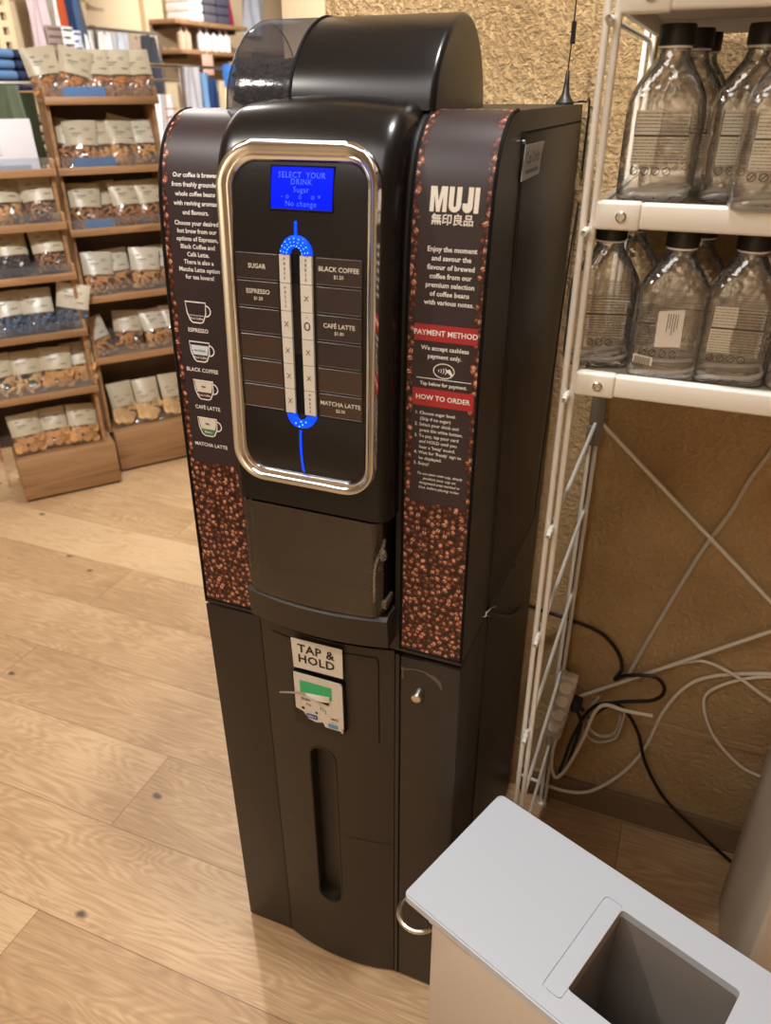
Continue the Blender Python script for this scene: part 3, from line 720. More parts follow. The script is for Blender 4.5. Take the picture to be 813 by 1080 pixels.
# soft swelling of the fascia below the labels
b = B()
def sw(u, v):
    x = CX+.001-.088+.176*u; z = 1.2475-.085*v
    return CS(.001+.007*math.sin(PI*min(1, v*1.0))**.7*(.35+.65*math.sin(PI*u)**.5))(x, z)
grid(b, sw, 14, 10); obj('fascia_swell', b, M['face'], mac)
b = B(); uu = (kx+.0003-(CX+.001-.088))/.176
grid(b, lambda u, v: sw(uu+(u-.5)*.019, .24+.74*v)+Vector((0, -.0009, 0)), 2, 16); obj('blue_light_line', b, M['glow'], mac)
# cup bay: dark interior, smoked shutter, side wall and tray
b = B(); box(b, .113, .345, .118, .119, .941, 1.107); box(b, .113, .345, -.0, .118, .941, .943); box(b, .113, .1145, 0, .118, .941, 1.107)
bay = obj('cup_bay_interior', b, M['dark'], mac, smooth=False)
b = B(); box(b, .20, .26, .03, .09, 1.075, 1.106, .006); tube(b, [(.222, .05, 1.08), (.222, .048, 1.055)], .006, 10); tube(b, [(.238, .05, 1.08), (.238, .048, 1.055)], .006, 10); obj('dispensing_spout', b, M['gloss'], bay)
def shut(u, v):
    z = 1.1015-.157*v; x = .1135+.2265*u
    e = min(u, 1-u); rr = max(0, 1-e/.06)
    return Vector((x, -.036-.012*v*(1-(2*u-1)**2)-.012*v*(1-v)+.016*rr**2, z))
b = B(); grid(b, shut, 40, 14); bmesh.ops.solidify(b, geom=b.faces[:], thickness=.003); sh = obj('smoked_shutter', b, M['smoke'], mac)
b = B(); grid(b, lambda u, v: Vector((.3405, -.026+.05*u, 1.0985-.15*v)), 6, 6); bmesh.ops.solidify(b, geom=b.faces[:], thickness=.003)
box(b, .334, .345, -.03, .0, .956, .972, .003); obj('shutter_side', b, M['smoke'], sh)
b = B(); hp = catmull([(.330, -.04, .975), (.3325, -.043, 1.03), (.338, -.042, 1.055), (.343, -.036, 1.07), (.344, -.034, 1.08)], 5); tube(b, hp, .0022, 8)
lathe(b, [(.001, 1.044), (.005, 1.048), (.0065, 1.055), (.004, 1.064), (.001, 1.068)], (.3425, -.036, 0), 10); obj('clear_shutter_handle', b, M['clear'], sh)
b = B(); tube(b, [(.32, -.03, 1.09), (.323, -.033, 1.055), (.327, -.036, 1.02)], .0022, 6); tube(b, [(.315, -.028, 1.092), (.318, -.03, 1.092)], .003, 6); obj('shutter_hinge_arm', b, M['dark'], sh)
b = B()
def trayx(x): return -.034-.0155*(1-((x-CX)/.119)**2)
tp = [(CX-.118, .02)]+[(CX-.118+.236*i/24, trayx(CX-.118+.236*i/24)) for i in range(25)]+[(CX+.118, .02)]
tp2 = [(x, y+.004 if y < .01 else y) for x, y in tp]
va = [b.verts.new((x, y+.006 if y < .01 else y, .886)) for x, y in tp]; vb = [b.verts.new((x, y, .938)) for x, y in tp]; vc = [b.verts.new((x, y+.006 if y < .01 else y, .943)) for x, y in tp]
for r1, r2 in ((va, vb), (vb, vc)):
    for i in range(len(tp)): b.faces.new((r1[i], r1[(i+1) % len(tp)], r2[(i+1) % len(tp)], r2[i]))
b.faces.new(va[::-1]); b.faces.new(vc)
obj('drip_tray', b, M['panel'], mac)

# bean hopper
HX0, HX1 = .074, .359
arcp = [(.088, 1.600), (.094, 1.622), (.106, 1.643), (.126, 1.664), (.152, 1.682), (.182, 1.694), (.212, 1.699), (.240, 1.695), (.265, 1.682), (.285, 1.661), (.299, 1.635), (.306, 1.61), (.307, 1.600)]
arcp = [(y, 1.6+(z-1.6)*1.065) for y, z in arcp]; AD = dense(arcp, 4)
def shell(x0, x1, cap0, cap1, rb, name, m, parent, close=False):
    b = B(); cy, cz = .2, 1.6; xs = []
    steps = 6
    if cap0: xs += [(x0+rb*(1-math.cos(PI/2*k/steps)), 1-(1-math.sin(PI/2*k/steps))*rb*9) for k in range(steps)]
    else: xs += [(x0, 1)]
    xs += [(x0+(x1-x0)*k/6, 1) for k in range(1, 6)]
    if cap1: xs += [(x1-rb*(1-math.cos(PI/2*k/steps)), 1-(1-math.sin(PI/2*k/steps))*rb*9) for k in range(steps, -1, -1)]
    else: xs += [(x1, 1)]
    rows = [[b.verts.new((x, cy+(y-cy)*s, cz+(z-cz)*s)) for y, z in AD] for x, s in xs]
    for r1, r2 in zip(rows, rows[1:]):
        for k in range(len(AD)-1): b.faces.new((r1[k], r1[k+1], r2[k+1], r2[k]))
    if cap0: b.faces.new(rows[0])
    if cap1: b.faces.new(rows[-1][::-1])
    return b
b = shell(.168, HX1, False, True, .008, '', None, None)
hop = obj('hopper_cover', b, M['gloss'], mac)
b = shell(HX0, .168, True, False, .006, '', None, None); hw_ = obj('hopper_window', b, M['hopclear'], mac)
b = B(); tube(b, [(.168, y, z+.0006) for y, z in AD], .0018, 6); obj('window_seam', b, M['dark'], hop)
b = B(); tube(b, [(HX0+.0015, .2+(y-.2)*.965, 1.6+(z-1.6)*.965) for y, z in AD], .0014, 6); obj('window_rim', b, M['clear'], hw_)
# beans inside
b = B(); rnd = random.Random(3)
t0 = bmesh.new(); bmesh.ops.create_icosphere(t0, subdivisions=2, radius=1)
for v in t0.verts:
    v.co.z *= .62; v.co.y *= .72
    if v.co.z > .2 and abs(v.co.y) < .14: v.co.z -= .22
meb = bpy.data.meshes.new('bt'); t0.to_mesh(meb); t0.free()
for k in range(820):
    x = rnd.uniform(.083, .160); y = rnd.uniform(.105, .29)
    top = 1.650+.006*noise.noise(Vector((x*30, y*30, 0)))+.08*max(0, x-.125)
    lim = .2-(.2-.1)*math.sqrt(max(.05, 1-((1.64-1.6)/.1)**2))
    z = top-rnd.random()**2*.03
    # stay inside the curved window
    yy = min([abs(q[1]-z) for q in AD[:20]]); fy = [q[0] for q in AD[:24] if abs(q[1]-z) == min(abs(w[1]-z) for w in AD[:24])][0]
    if rnd.random() < .6: y = fy+.009+rnd.random()*.012; z = rnd.uniform(1.606, top)
    if z < 1.607: z = 1.607
    fy = [q[0] for q in AD[:24] if abs(q[1]-z) == min(abs(w[1]-z) for w in AD[:24])][0]
    y = max(y, fy+.008)
    if k % 4 == 0: x = .083; y = rnd.uniform(fy+.01, .288); z = rnd.uniform(1.607, top)
    t = bmesh.new(); t.from_mesh(meb)
    bmesh.ops.transform(t, matrix=Matrix.Translation((x, y, z)) @ Matrix.Rotation(rnd.uniform(0, 6.28), 4, 'Z') @ Matrix.Rotation(rnd.uniform(0, 6.28), 4, 'X') @ Matrix.Scale(.0070, 4), verts=t.verts)
    merge(b, t)
hb = obj('coffee_beans', b, M['bean']); tag(hb, 'dark roasted coffee beans heaped behind the clear end of the hopper', 'coffee beans', kind='stuff')

# antenna standing on the machine
an = thing('antenna', 'slim black aerial with coil on a flared magnetic base on top of the machine', 'antenna', (.436, .5, 1.6005))
b = B(); lathe(b, [(.0145, 0), (.0145, .003), (.011, .007), (.006, .014), (.004, .03), (.003, .045), (.002, .047)], (0,0,0), 20); obj('magnetic_base', b, M['cableb'], an)
b = B(); tube(b, [(0,0,.045), (.002,0,.11), (.004, 0, .26)], .0011, 6); obj('mast', b, M['cableb'], an)
b = B(); tube(b, [(.0025+.003*math.cos(i*.9), .003*math.sin(i*.9), .082+.0003*i) for i in range(95)], .0011, 5); obj('coil', b, M['cableb'], an)
b = B(); tube(b, catmull([(.012, .002, .003), (.022, .004, .004), (.028, .03, .003), (.0275, .0705, .0), (.0275, .072, -.1)], 6), .0018, 6); obj('lead', b, M['cableb'], an)

# ------------------------------------------------------------------ white waste bin in front
bn = thing('waste_bin', 'white lidded waste bin with open hole and metal side ring, before the machine', 'bin', (.4315, -.176, 0), (0, 0, math.atan2(-.352, .936)))
LZ = .55
b = B(); box(b, .05, .475, .006, .246, .0, LZ-.016, .004)
bd = obj('bin_body', b, M['binbounce'], bn)
c = B(); box(c, .058, .467, .014, .238, .02, LZ+.1); cut(bd, c)
b = B(); ol = rrect(.485, .256, .010, 4, .2425, .126); prism(b, ol, lambda x, y: Vector((x, y, LZ-.015)), lambda x, y: Vector((x, y, LZ)))
bmesh.ops.bevel(b, geom=[e for e in b.edges if all(abs(v.co.z-LZ) < 1e-5 for v in e.verts)], offset=.0025, segments=2, affect='EDGES')
ld = obj('bin_lid', b, M['binw'], bn)
c = B(); prism(c, rrect(.176, .156, .006, 3, .346, .121), lambda x, y: Vector((x, y, LZ-.1)), lambda x, y: Vector((x, y, LZ+.1))); cut(ld, c)
c = B(); prism(c, rrect(.03, .182, .007, 3, .2445, .113), lambda x, y: Vector((x, y, LZ-.0022)), lambda x, y: Vector((x, y, LZ+.1))); cut(ld, c)
b = B(); prism(b, rrect(.026, .176, .006, 3, .2455, .113), lambda x, y: Vector((x, y, LZ-.004)), lambda x, y: Vector((x, y, LZ-.0002))); obj('hinged_strip', b, M['binw'], bn)
b = B(); box(b, .2572, .2588, .046, .196, LZ-.03, LZ-.001); obj('strip_flange', b, M['box'], bn)
b = B()   # liner well below the opening
x0, x1, y0, y1 = .257, .436, .041, .201; zt, zb = LZ-.016, .12
for p in (((x0,y0),(x1,y0)), ((x1,y0),(x1,y1)), ((x1,y1),(x0,y1)), ((x0,y1),(x0,y0))):
    (a, c_), (d, e) = p; vs = [b.verts.new(q) for q in ((a, c_, zt), (d, e, zt), (d, e, zb), (a, c_, zb))]; b.faces.new(vs)
b.faces.new([b.verts.new(q) for q in ((x0,y0,zb), (x1,y0,zb), (x1,y1,zb), (x0,y1,zb))])
bmesh.ops.remove_doubles(b, verts=b.verts, dist=1e-5); bmesh.ops.solidify(b, geom=b.faces[:], thickness=.002)
obj('inner_bucket', b, M['binin'], bn, smooth=False)
b = B(); tube(b, [(.31, .043, LZ-.06), (.42, .085, LZ-.10), (.434, .09, LZ-.11)], .0012, 6); obj('liner_wire', b, M['enamel'], bn)
b = B(); box(b, .05, .12, -.001, .007, LZ-.021, LZ-.0155, .001); obj('lid_hinge', b, M['shelf'], bn)
b = B(); rp = [(.052-.036*math.sin(PI*i/14)-.0, .034-.034*math.cos(PI*i/14), LZ-.030-.014*math.sin(PI*i/14)*0) for i in range(15)]
rp = [(.018+.031*math.cos(2*PI*i/28), .016+.031*math.sin(2*PI*i/28), LZ-.05) for i in range(28)]
tube(b, rp, .0045, 8, closed=True); obj('side_ring', b, M['steel'], bn)
b = B(); box(b, .041, .051, .004, .06, LZ-.058, LZ-.03, .003); obj('ring_bracket', b, M['gloss'], bn)

# beige box to the right
bx = thing('storage_box', 'plain beige upright box standing behind the white bin at the right edge', 'box', (.977, .10, 0))
b = B(); box(b, 0, .34, 0, .335, .0, .52, .008, 3); obj('box_body', b, M['box'], bx)
b = B(); box(b, -.003, .343, -.003, .338, .52, .545, .006, 3); obj('box_lid', b, M['box'], bx)

# ------------------------------------------------------------------ wire shelf unit
SX, SY0, SY1, SW = .5475, .113, .54, .87
su = thing('shelf_unit', 'ivory steel wire shelf unit standing beside the vending machine', 'shelf', (SX, SY0, 0))
D_ = SY1-SY0
rungz = [.24, .44, .66, .868, 1.064, 1.27, 1.475, 1.685, 1.88]
for side, xo in ((0, 0), (1, SW)):
    for nm, yy in (('front_post', 0), ('back_post', D_)):
        b = B(); 
        for dx in (-.0058, .0058): tube(b, [(xo+dx, yy, .0), (xo+dx, yy, 2.1)], .0043, 10)
        lathe(b, [(.011, 0), (.011, .008), (.006, .012)], (xo, yy, 0), 14)
        obj(nm, b, M['enamel'], su)
    for z in rungz:
        b = B(); tube(b, catmull([(xo, -.010, z-.001), (xo, .004, z), (xo, D_-.004, z), (xo, D_+.008, z)], 3), .0036, 8)
        t = bmesh.new(); bmesh.ops.create_uvsphere(t, u_segments=10, v_segments=8, radius=.0052); bmesh.ops.translate(t, vec=(xo, -.012, z-.001), verts=t.verts); merge(b, t)
        obj('rung', b, M['enamel'], su)
for zt in (1.302, 1.508, 1.722):
    b = B()
    x0, x1 = .007, SW-.007
    box(b, x0, x1, .004, D_-.004, zt-.012, zt-.006)
    sh_ = obj('shelf_board', b, M['shelf'], su, smooth=False)
    b = B(); box(b, x0+.05, x1-.05, -.004, .012, zt-.030, zt-.001, .004, 3); box(b, x0+.0, x1, D_-.012, D_-.002, zt-.03, zt, .003); obj('shelf_lip', b, M['enamel'], sh_)
    for xa, xb in ((x0, x0+.052), (x1-.052, x1)):
        b = B(); box(b, xa, xb, -.0055, .0125, zt-.032, zt, .0042, 3); br_ = obj('lip_bracket', b, M['enamel'], sh_)
        b = B(); lathe(b, [(.0062, 0), (.0062, -.002), (.0045, -.0034), (.003, -.0034), (.0028, -.0018), (.0005, -.0018)], ((xa+xb)/2+.004, -.0055, zt-.0165), 16, 'Y'); obj('screw', b, M['steel'], br_)
    for xa in (x0, x1-.008):
        b = B(); box(b, xa, xa+.008, .01, D_-.01, zt-.032, zt-.002, .002); obj('side_rail', b, M['enamel'], sh_)
b = B(); box(b, -.012, .014, D_-.008, D_+.004, 1.02, 1.262, .002); box(b, -.014, .016, D_-.011, D_-.006, 1.02, 1.06, .002)
obj('brace_clamp', b, mat('grey_clamp', rgb(120, 110, 98), .45), su)
b = B(); tube(b, [(.01, D_+.006, 1.062), (SW-.01, D_+.006, .32)], .0042, 8); obj('cross_brace', b, M['enamel'], su)
b = B(); tube(b, [(.0, D_+.012, .336), (SW-.01, D_+.012, 1.062)], .0042, 8); obj('cross_brace', b, M['enamel'], su)

# ------------------------------------------------------------------ bottles
def make_bottle():
    r = thing('water_bottle', 'x', 'bottle')
    # flat flask: superellipse sections
    prof = [(.0, .034, .020), (.003, .040, .025), (.008, .0425, .0275), (.03, .043, .028), (.09, .043, .028), (.106, .042, .0275), (.118, .038, .026), (.130, .031, .0235), (.141, .0235, .0205), (.149, .0185, .0178), (.155, .0168, .0168), (.162, .0165, .0165)]
    pr = [(v.x, v.y, v.z) for v in catmull(prof, 3)]
    b = B(); seg = 36
    def ring(z, a, d):
        e = 2/(2+2.6*max(0, min(1, (a-d)/.012)))
        return [b.verts.new((math.copysign(a*abs(math.cos(t))**e, math.cos(t)), math.copysign(d*abs(math.sin(t))**e, math.sin(t)), z)) for t in [2*PI*k/seg for k in range(seg)]]
    R_ = [ring(*p) for p in pr]
    for r1, r2 in zip(R_, R_[1:]):
        for k in range(seg): b.faces.new((r1[k], r1[(k+1) % seg], r2[(k+1) % seg], r2[k]))
    b.faces.new(R_[0][::-1])
    body = obj('body', b, M['bottle'], r)
    b = B(); e = .42
    P = [(math.copysign(.039*abs(math.cos(t))**e, math.cos(t)), math.copysign(.0245*abs(math.sin(t))**e, math.sin(t)), max(.0, .012+.006*math.cos(t*1.0))) for t in [2*PI*k/40 for k in range(40)]]
    tube(b, P, .0027, 6, closed=True); obj('base_glint', b, M['glintbead'], body)  # opaque white loop: glint of the thick base edge put into colour
    b = B(); lathe(b, [(.0172, .1575), (.0182, .1582), (.0182, .1595), (.0172, .16)], (0,0,0), 24, cap=False); obj('neck_bead', b, M['glintbead'], body)
    b = B(); prof = [(.0192, .1605), (.0196, .162), (.0196, .1785), (.0185, .1805), (.0001, .1808)]; lathe(b, prof, (0,0,0), 40)
    for v in b.verts:
        if abs(v.co.xy.length-.0196) < 1e-4 and int(round(math.atan2(v.co.y, v.co.x)/(2*PI/40))) % 2: v.co.xy *= .975
    obj('cap', b, M['cap'], r)
    return r, body
def bottle_print(r, kind):
    yf = -.0286
    if kind == 'tag':      # pale price sticker, bar code
        b = B(); prism(b, [(-.014, .088), (.016, .092), (.017, .046), (-.013, .044)], lambda x, z: Vector((x, yf, z)), lambda x, z: Vector((x, yf-.0005, z))); o = obj('price_tag', b, M['paper'], r, ang=20)
        b = B()
        for i in range(5): put_poly(b, lambda x, z: Vector((x, yf-.0008, z)), [(.009-.0028*i, .086), (.0098-.0028*i, .086), (.0098-.0028*i, .086-.018-.004*(i % 3)), (.009-.0028*i, .086-.018-.004*(i % 3))])
        obj('tag_lines', b, M['keyt'], o)
        b = B(); put_poly(b, lambda x, z: Vector((x, yf, z)), [(-.036, .034), (-.012, .030), (-.012, .019), (-.036, .023)]); o = obj('bar_code_label', b, M['bagw'], r)
        b = B()
        for i in range(11):
            x = -.034+.0018*i; z = .0315-.0003*i; put_poly(b, lambda x_, z_: Vector((x_, yf-.0003, z_)), [(x, z), (x+.0009, z-.0001), (x+.0009, z-.0095), (x, z-.0095)])
        obj('bar_code', b, M['keyt'], o)
    else:
        b = B(); put_poly(b, lambda x, z: Vector((x, yf+.001, z)), [(-.03, .098), (.028, .098), (.028, .040), (-.03, .040)]); o = obj('clear_sticker', b, M['sticker'], r)
        if kind == 'wide':
            b = B(); put_poly(b, lambda x, z: Vector((x, yf+.0006, z)), [(-.031, .098), (-.004, .098), (-.004, .043), (-.031, .043)]); obj('paper_sticker', b, M['bagw'], r)
    b = B(); rr = random.Random(hash(kind) % 97 if False else len(kind))
    f = lambda x, z: Vector((x, yf+.0002 if kind != 'tag' else yf+.0003, z))
    xs = (-.031, .028) if kind != 'tag' else (-.036, -.016)
    put_poly(b, f, [(xs[0], .0735), (xs[1], .0735), (xs[1], .0715), (xs[0], .0715)])
    for i in range(14):
        z = .0955-.0036*i if i < 6 else .0685-.0033*(i-6)
        x = xs[0]+.001
        while x < xs[1]-.003:
            w = rr.uniform(.002, .007); x2 = min(x+w, xs[1])
            put_poly(b, f, [(x, z), (x2, z), (x2, z-.0006), (x, z-.0006)]); x = x2+.0009
    for i in range(4):
        cx_ = -.026+.012*i; put_line(b, f, [(cx_+.0042*math.cos(2*PI*q/12), .036+.0042*math.sin(2*PI*q/12)) for q in range(12)], .0008, True)
        put_line(b, f, [(cx_-.003, .033), (cx_+.003, .039)], .0008)
    for xx in (-.031, .0275): 
        if kind != 'tag': put_line(b, f, [(xx, .098), (xx, .074)], .0006)
    obj('printed_text', b, M['keyt'], r)
protos = {}
for kind in ('wide', 'clear', 'tag'):
    r, body = make_bottle(); bottle_print(r, kind); protos[kind] = r
used = set()
def bottle(x, y, z, rz, kind, label, group):
    o = protos[kind] if kind not in used else copy_tree(protos[kind])
    used.add(kind); o.location = (x, y, z); o.rotation_euler = (0, 0, rz); o['label'] = label; o['group'] = group
U, Lw = 1.5025, 1.2965
g1, g2 = 'bottles on the upper shelf', 'bottles on the lower shelf'
UB = [(.612, .165, .10, 'wide', "clear flask bottle nearest the posts, front of the upper shelf's left row"),
      (.629, .245, .06, 'clear', "clear flask bottle second in the upper shelf's left row"),
      (.636, .330, .02, 'clear', 'clear flask bottle last in the left row, upper shelf, only its cap edge showing'),
      (.703, .190, .10, 'wide', 'clear flask bottle set slightly back, middle of the upper shelf, cap fully in view'),
      (.737, .128, .10, 'wide', 'clear flask bottle at the right edge of the upper shelf, standing nearest the lip'),
      (.720, .285, .05, 'clear', 'clear flask bottle behind the middle one on the upper shelf')]
for x, y, rz, k, l in UB: bottle(x, y, U, rz, k, l, g1)
LB = [(.566+.004, .172, .25, 'clear', 'clear flask bottle half hidden by the front posts, leftmost on the lower shelf'),
      (.656, .150, .05, 'tag', 'clear flask bottle with a pale price tag and bar code, front of the lower shelf'),
      (.735, .158, .05, 'wide', "clear flask bottle with white text sticker, right of the tagged one, lower shelf"),
      (.822, .158, .0, 'clear', 'clear flask bottle cut by the right edge of the photo on the lower shelf'),
      (.588, .262, .15, 'clear', 'clear flask bottle in the second row of the lower shelf, behind the leftmost'),
      (.675, .235, .05, 'clear', 'clear flask bottle in the second row of the lower shelf, behind the tagged one'),
      (.760, .240, .05, 'clear', 'clear flask bottle behind the white sticker one, second row of the lower shelf')]
for x, y, rz, k, l in LB: bottle(x, y, Lw, rz, k, l, g2)

# ------------------------------------------------------------------ cables and power strip
def cable(name, label, pts, r, m, n=8):
    b = B(); tube(b, catmull(pts, n), r, 8); o = obj(name, b, m); tag(o, label, 'cable'); return o
cable('power_cable', 'thick black cable looping from the machine side into a tangle at the power strip',
 [(.4555, .13, .872), (.4605, .18, .834), (.462, .34, .72), (.465, .474, .655), (.49, .545, .60), (.553, .562, .58), (.622, .565, .56), (.663, .560, .523), (.677, .552, .486), (.667, .540, .462), (.689, .535, .485), (.746, .53, .504), (.772, .53, .477), (.756, .53, .441), (.69, .532, .41), (.63, .525, .377), (.60, .512, .293), (.585, .505, .194), (.578, .512, .165), (.592, .52, .167), (.605, .522, .257), (.612, .516, .33), (.598, .508, .372)], .0042, M['cableb'])
cable('power_cable', 'black cable drooping from the tangle down to the floor at the right',
 [(.628, .505, .36), (.66, .51, .405), (.694, .52, .405), (.737, .53, .337), (.768, .535, .244), (.825, .53, .157), (.907, .51, .105), (.985, .50, .055), (1.06, .49, .018)], .0042, M['cableb'])
cable('flex_cable', 'straight pale cable hanging slantwise down the wall behind the cross brace',
 [(.878, .57, 1.109), (.859, .57, 1.042), (.836, .57, .98), (.818, .57, .906), (.784, .57, .812), (.74, .57, .648), (.701, .57, .493), (.69, .568, .44)], .0045, M['cableg'])
cable('flex_cable', 'white cable rising in a long S curve from the skirting to the right edge',
 [(.472, .55, .075), (.54, .556, .058), (.60, .556, .055), (.659, .557, .08), (.72, .568, .153), (.76, .571, .25), (.781, .571, .372), (.815, .571, .463), (.866, .571, .512), (.968, .571, .551), (1.05, .571, .559)], .0042, M['cablew'])
cable('flex_cable', 'white cable bowed in a wide left facing loop near the right edge',
 [(1.05, .566, .57), (.936, .567, .533), (.866, .567, .474), (.862, .567, .421), (.898, .567, .346), (.959, .567, .287), (1.008, .567, .268), (1.09, .566, .262)], .0036, M['cablew'])
cable('flex_cable', 'short white cable arching just above the wide loop on the wall',
 [(.745, .563, .495), (.798, .563, .533), (.841, .563, .55), (.905, .557, .535), (.979, .548, .50), (1.06, .557, .46)], .0036, M['cablew'])
cable('flex_cable', 'white lead dropping from the foot of the power strip and curling up right',
 [(.562, .508, .284), (.558, .508, .2), (.572, .508, .145), (.594, .508, .18), (.622, .50, .297), (.637, .49, .393), (.658, .488, .428), (.701, .49, .425), (.758, .50, .421)], .0042, M['cablew'])
cable('flex_cable', 'thin grey double loop hanging under the cable tangle',
 [(.640, .542, .40), (.614, .545, .33), (.617, .545, .285), (.651, .545, .258), (.691, .545, .286), (.699, .545, .334), (.697, .545, .376), (.66, .546, .385), (.628, .548, .33), (.632, .55, .29), (.66, .55, .275), (.69, .55, .30), (.694, .55, .36)], .0032, M['cableg'])
cable('thin_lead', 'thin black lead hanging against the machine side and swinging forward to the torn wires',
 [(.4635, .573, 1.45), (.4635, .53, 1.33), (.462, .50, 1.1), (.462, .47, .93), (.461, .462, .875), (.461, .30, .875), (.461, .14, .878)], .0016, M['cableb'])
b = B()
for pts in ([(.4570, .125, .874), (.4600, .15, .870), (.4615, .175, .856)], [(.4570, .122, .874), (.4595, .14, .860), (.4625, .165, .846)], [(.4570, .128, .876), (.4600, .11, .880), (.4590, .098, .888)]): tube(b, catmull(pts, 5), .0009, 5)
tag(obj('frayed_wire', b, M['cableg']), 'tuft of frayed pale wires sticking out of the machine side', 'wire')
ps = thing('power_strip', 'pale grey power strip hanging upright on the rear shelf posts', 'power strip', (.562, .513, .372), (0, math.radians(6), 0))
b = B(); box(b, -.020, .020, -.014, .014, -.095, .095, .006, 3); psb = obj('strip_body', b, mat('pinkish_grey_plastic', rgb(204, 188, 176), .5), ps)
for i in range(4):
    z = .066-.042*i
    b = B(); lathe(b, [(.0155, -.014), (.0155, -.0165), (.0135, -.0168), (.012, -.0145), (.0005, -.0145)], (0, 0, z), 20, 'Y'); so = obj('socket', b, M['cablew'], ps)
    b = B(); box(b, .012, .019, -.0185, -.0141, z-.007, z+.007, .001); obj('switch', b, M['shelf'], ps)
b = B(); box(b, .0205, .042, -.012, .012, .0, .036, .004); tube(b, [(.04, 0, .012), (.05, 0, .006)], .005, 8); pg = obj('plug', b, M['cableb']); tag(pg, 'black plug pushed against the right side of the power strip', 'plug'); pg.location = (.5625, .513, .372); pg.rotation_euler = (0, math.radians(6), 0)

# ------------------------------------------------------------------ snack pouches
def pillow(w, h, t, z0, z1, nu=10, nv=8, flare=0.):
    """part of a pillow pouch between heights z0..z1 (0..1 of h); sealed at top and bottom"""
    b = B()
    def th(u, v): return t*max(0., math.sin(PI*u))**.55*max(0., math.sin(PI*min(1, (v*.93+.0))))**.5*(1.15-.5*v)
    for sgn in (-1, 1):
        def f(u, k, sgn=sgn):
            v = z0+(z1-z0)*k; x = (u-.5)*w*(1-.05*math.sin(PI*v)); return Vector((x, sgn*th(u, v)/2, v*h))
        grid(b, f, nu, nv)
    bmesh.ops.remove_doubles(b, verts=b.verts, dist=1e-5)
    return b
def lumps(kind, w, h, t, seed):
    rr = random.Random(seed); b = B(); n = {'round': 26, 'stick': 34, 'chip': 46, 'nut': 60, 'block': 16, 'sweet': 34}[kind]
    for k in range(n):
        tt = bmesh.new()
        if kind == 'round': bmesh.ops.create_cone(tt, segments=12, radius1=.0165, radius2=.0165, depth=.008, cap_ends=True); bmesh.ops.bevel(tt, geom=tt.edges, offset=.002, segments=1, affect='EDGES')
        elif kind == 'stick': bmesh.ops.create_cone(tt, segments=6, radius1=.0032, radius2=.0028, depth=.036, cap_ends=True)
        elif kind == 'block': bmesh.ops.create_cube(tt, size=1); bmesh.ops.scale(tt, vec=(.034, .014, .012), verts=tt.verts); bmesh.ops.bevel(tt, geom=tt.edges, offset=.002, segments=1, affect='EDGES')
        else:
            bmesh.ops.create_icosphere(tt, subdivisions=1, radius=1); s = {'chip': (.011, .009, .004), 'nut': (.008, .006, .005), 'sweet': (.012, .008, .008)}[kind]; bmesh.ops.scale(tt, vec=s, verts=tt.verts)
        x = rr.uniform(-.40, .40)*w; z = h*(.04+.44*(k/n)); y = rr.uniform(-.16, .16)*t*math.cos(x/w*2.4)
        if kind == 'round': z = h*.11+h*.36*((k*7 % n)/n)
        R_ = Matrix.Rotation(rr.uniform(-.4, .4), 4, 'Z') @ Matrix.Rotation(PI/2+rr.uniform(-.4, .4), 4, 'X') @ Matrix.Rotation(rr.uniform(0, 6.28), 4, 'Z') if kind in ('round', 'chip') else Matrix.Rotation(rr.uniform(0, 6.28), 4, 'Y') @ Matrix.Rotation(rr.uniform(-.5, .5), 4, 'X')
        bmesh.ops.transform(tt, matrix=Matrix.Translation((x, y, z)) @ R_, verts=tt.verts); merge(b, tt)
    return b
BAGS = {}
def bag_proto(key, kind, m, w=.118, h=.158, t=.042, bagm='bag', split=.46, seed=1):
    r = thing('snack_pouch', 'x', 'snack pouch')
    obj('clear_window', pillow(w, h, t, .0, split, 10, 6), M['film'], r)
    o = obj('snacks', lumps(kind, w, h, t, seed), m, r); o['kind'] = 'stuff'
    b = pillow(w, h, t, split, 1., 10, 6); n0 = len(b.faces)
    def f(x, z): 
        v = z/h; u = x/w+.5; return Vector((x, -(t*max(0, math.sin(PI*u))**.55*max(0, math.sin(PI*min(1, v*.93)))**.5*(1.15-.5*v))/2-.0016, z))
    for (x, z, l, hh) in ((-.034, .128, .016, .004), (-.03, .112, .034, .003), (-.03, .104, .022, .0016), (.012, .128, .022, .0016), (.012, .122, .018, .0014), (.016, .092, .022, .003)):
        put_line(b, f, [(x+l*i/4, z) for i in range(5)], hh)
    b.faces.ensure_lookup_table()
    for fc in b.faces[n0:]: fc.material_index = 1
    lab = obj('printed_top', b, M[bagm], r); lab.data.materials.append(M['bagprint'])
    BAGS[key] = [r, False]
bag_proto('rusk', 'block', M['pale'], seed=1); bag_proto('cookie', 'round', M['biscuit'], seed=2); bag_proto('stick', 'stick', M['toast'], seed=3)
bag_proto('cracker', 'chip', M['biscuit'], seed=4); bag_proto('nut', 'nut', M['nut'], seed=5); bag_proto('sweet', 'sweet', M['blues'], bagm='bagw', split=.44, seed=6)
bag_proto('dark', 'nut', M['choc'], seed=7); bag_proto('puff', 'sweet', M['biscuit'], seed=8, bagm='bagw'); bag_proto('tall', 'round', M['pale'], w=.105, h=.185, seed=9)
bag_proto('brown', 'sweet', M['toast'], seed=10)
NAMES = dict(rusk='rusk blocks', cookie='round cookies', stick='crisp sticks', cracker='golden crackers', nut='brown nuts', sweet='blue wrapped sweets', dark='dark beans', puff='golden puffs', tall='pale biscuits', brown='brown cookies')
ORD = ['leftmost', 'second from left', 'third from left', 'fourth from left', 'fifth from left', 'sixth from left']
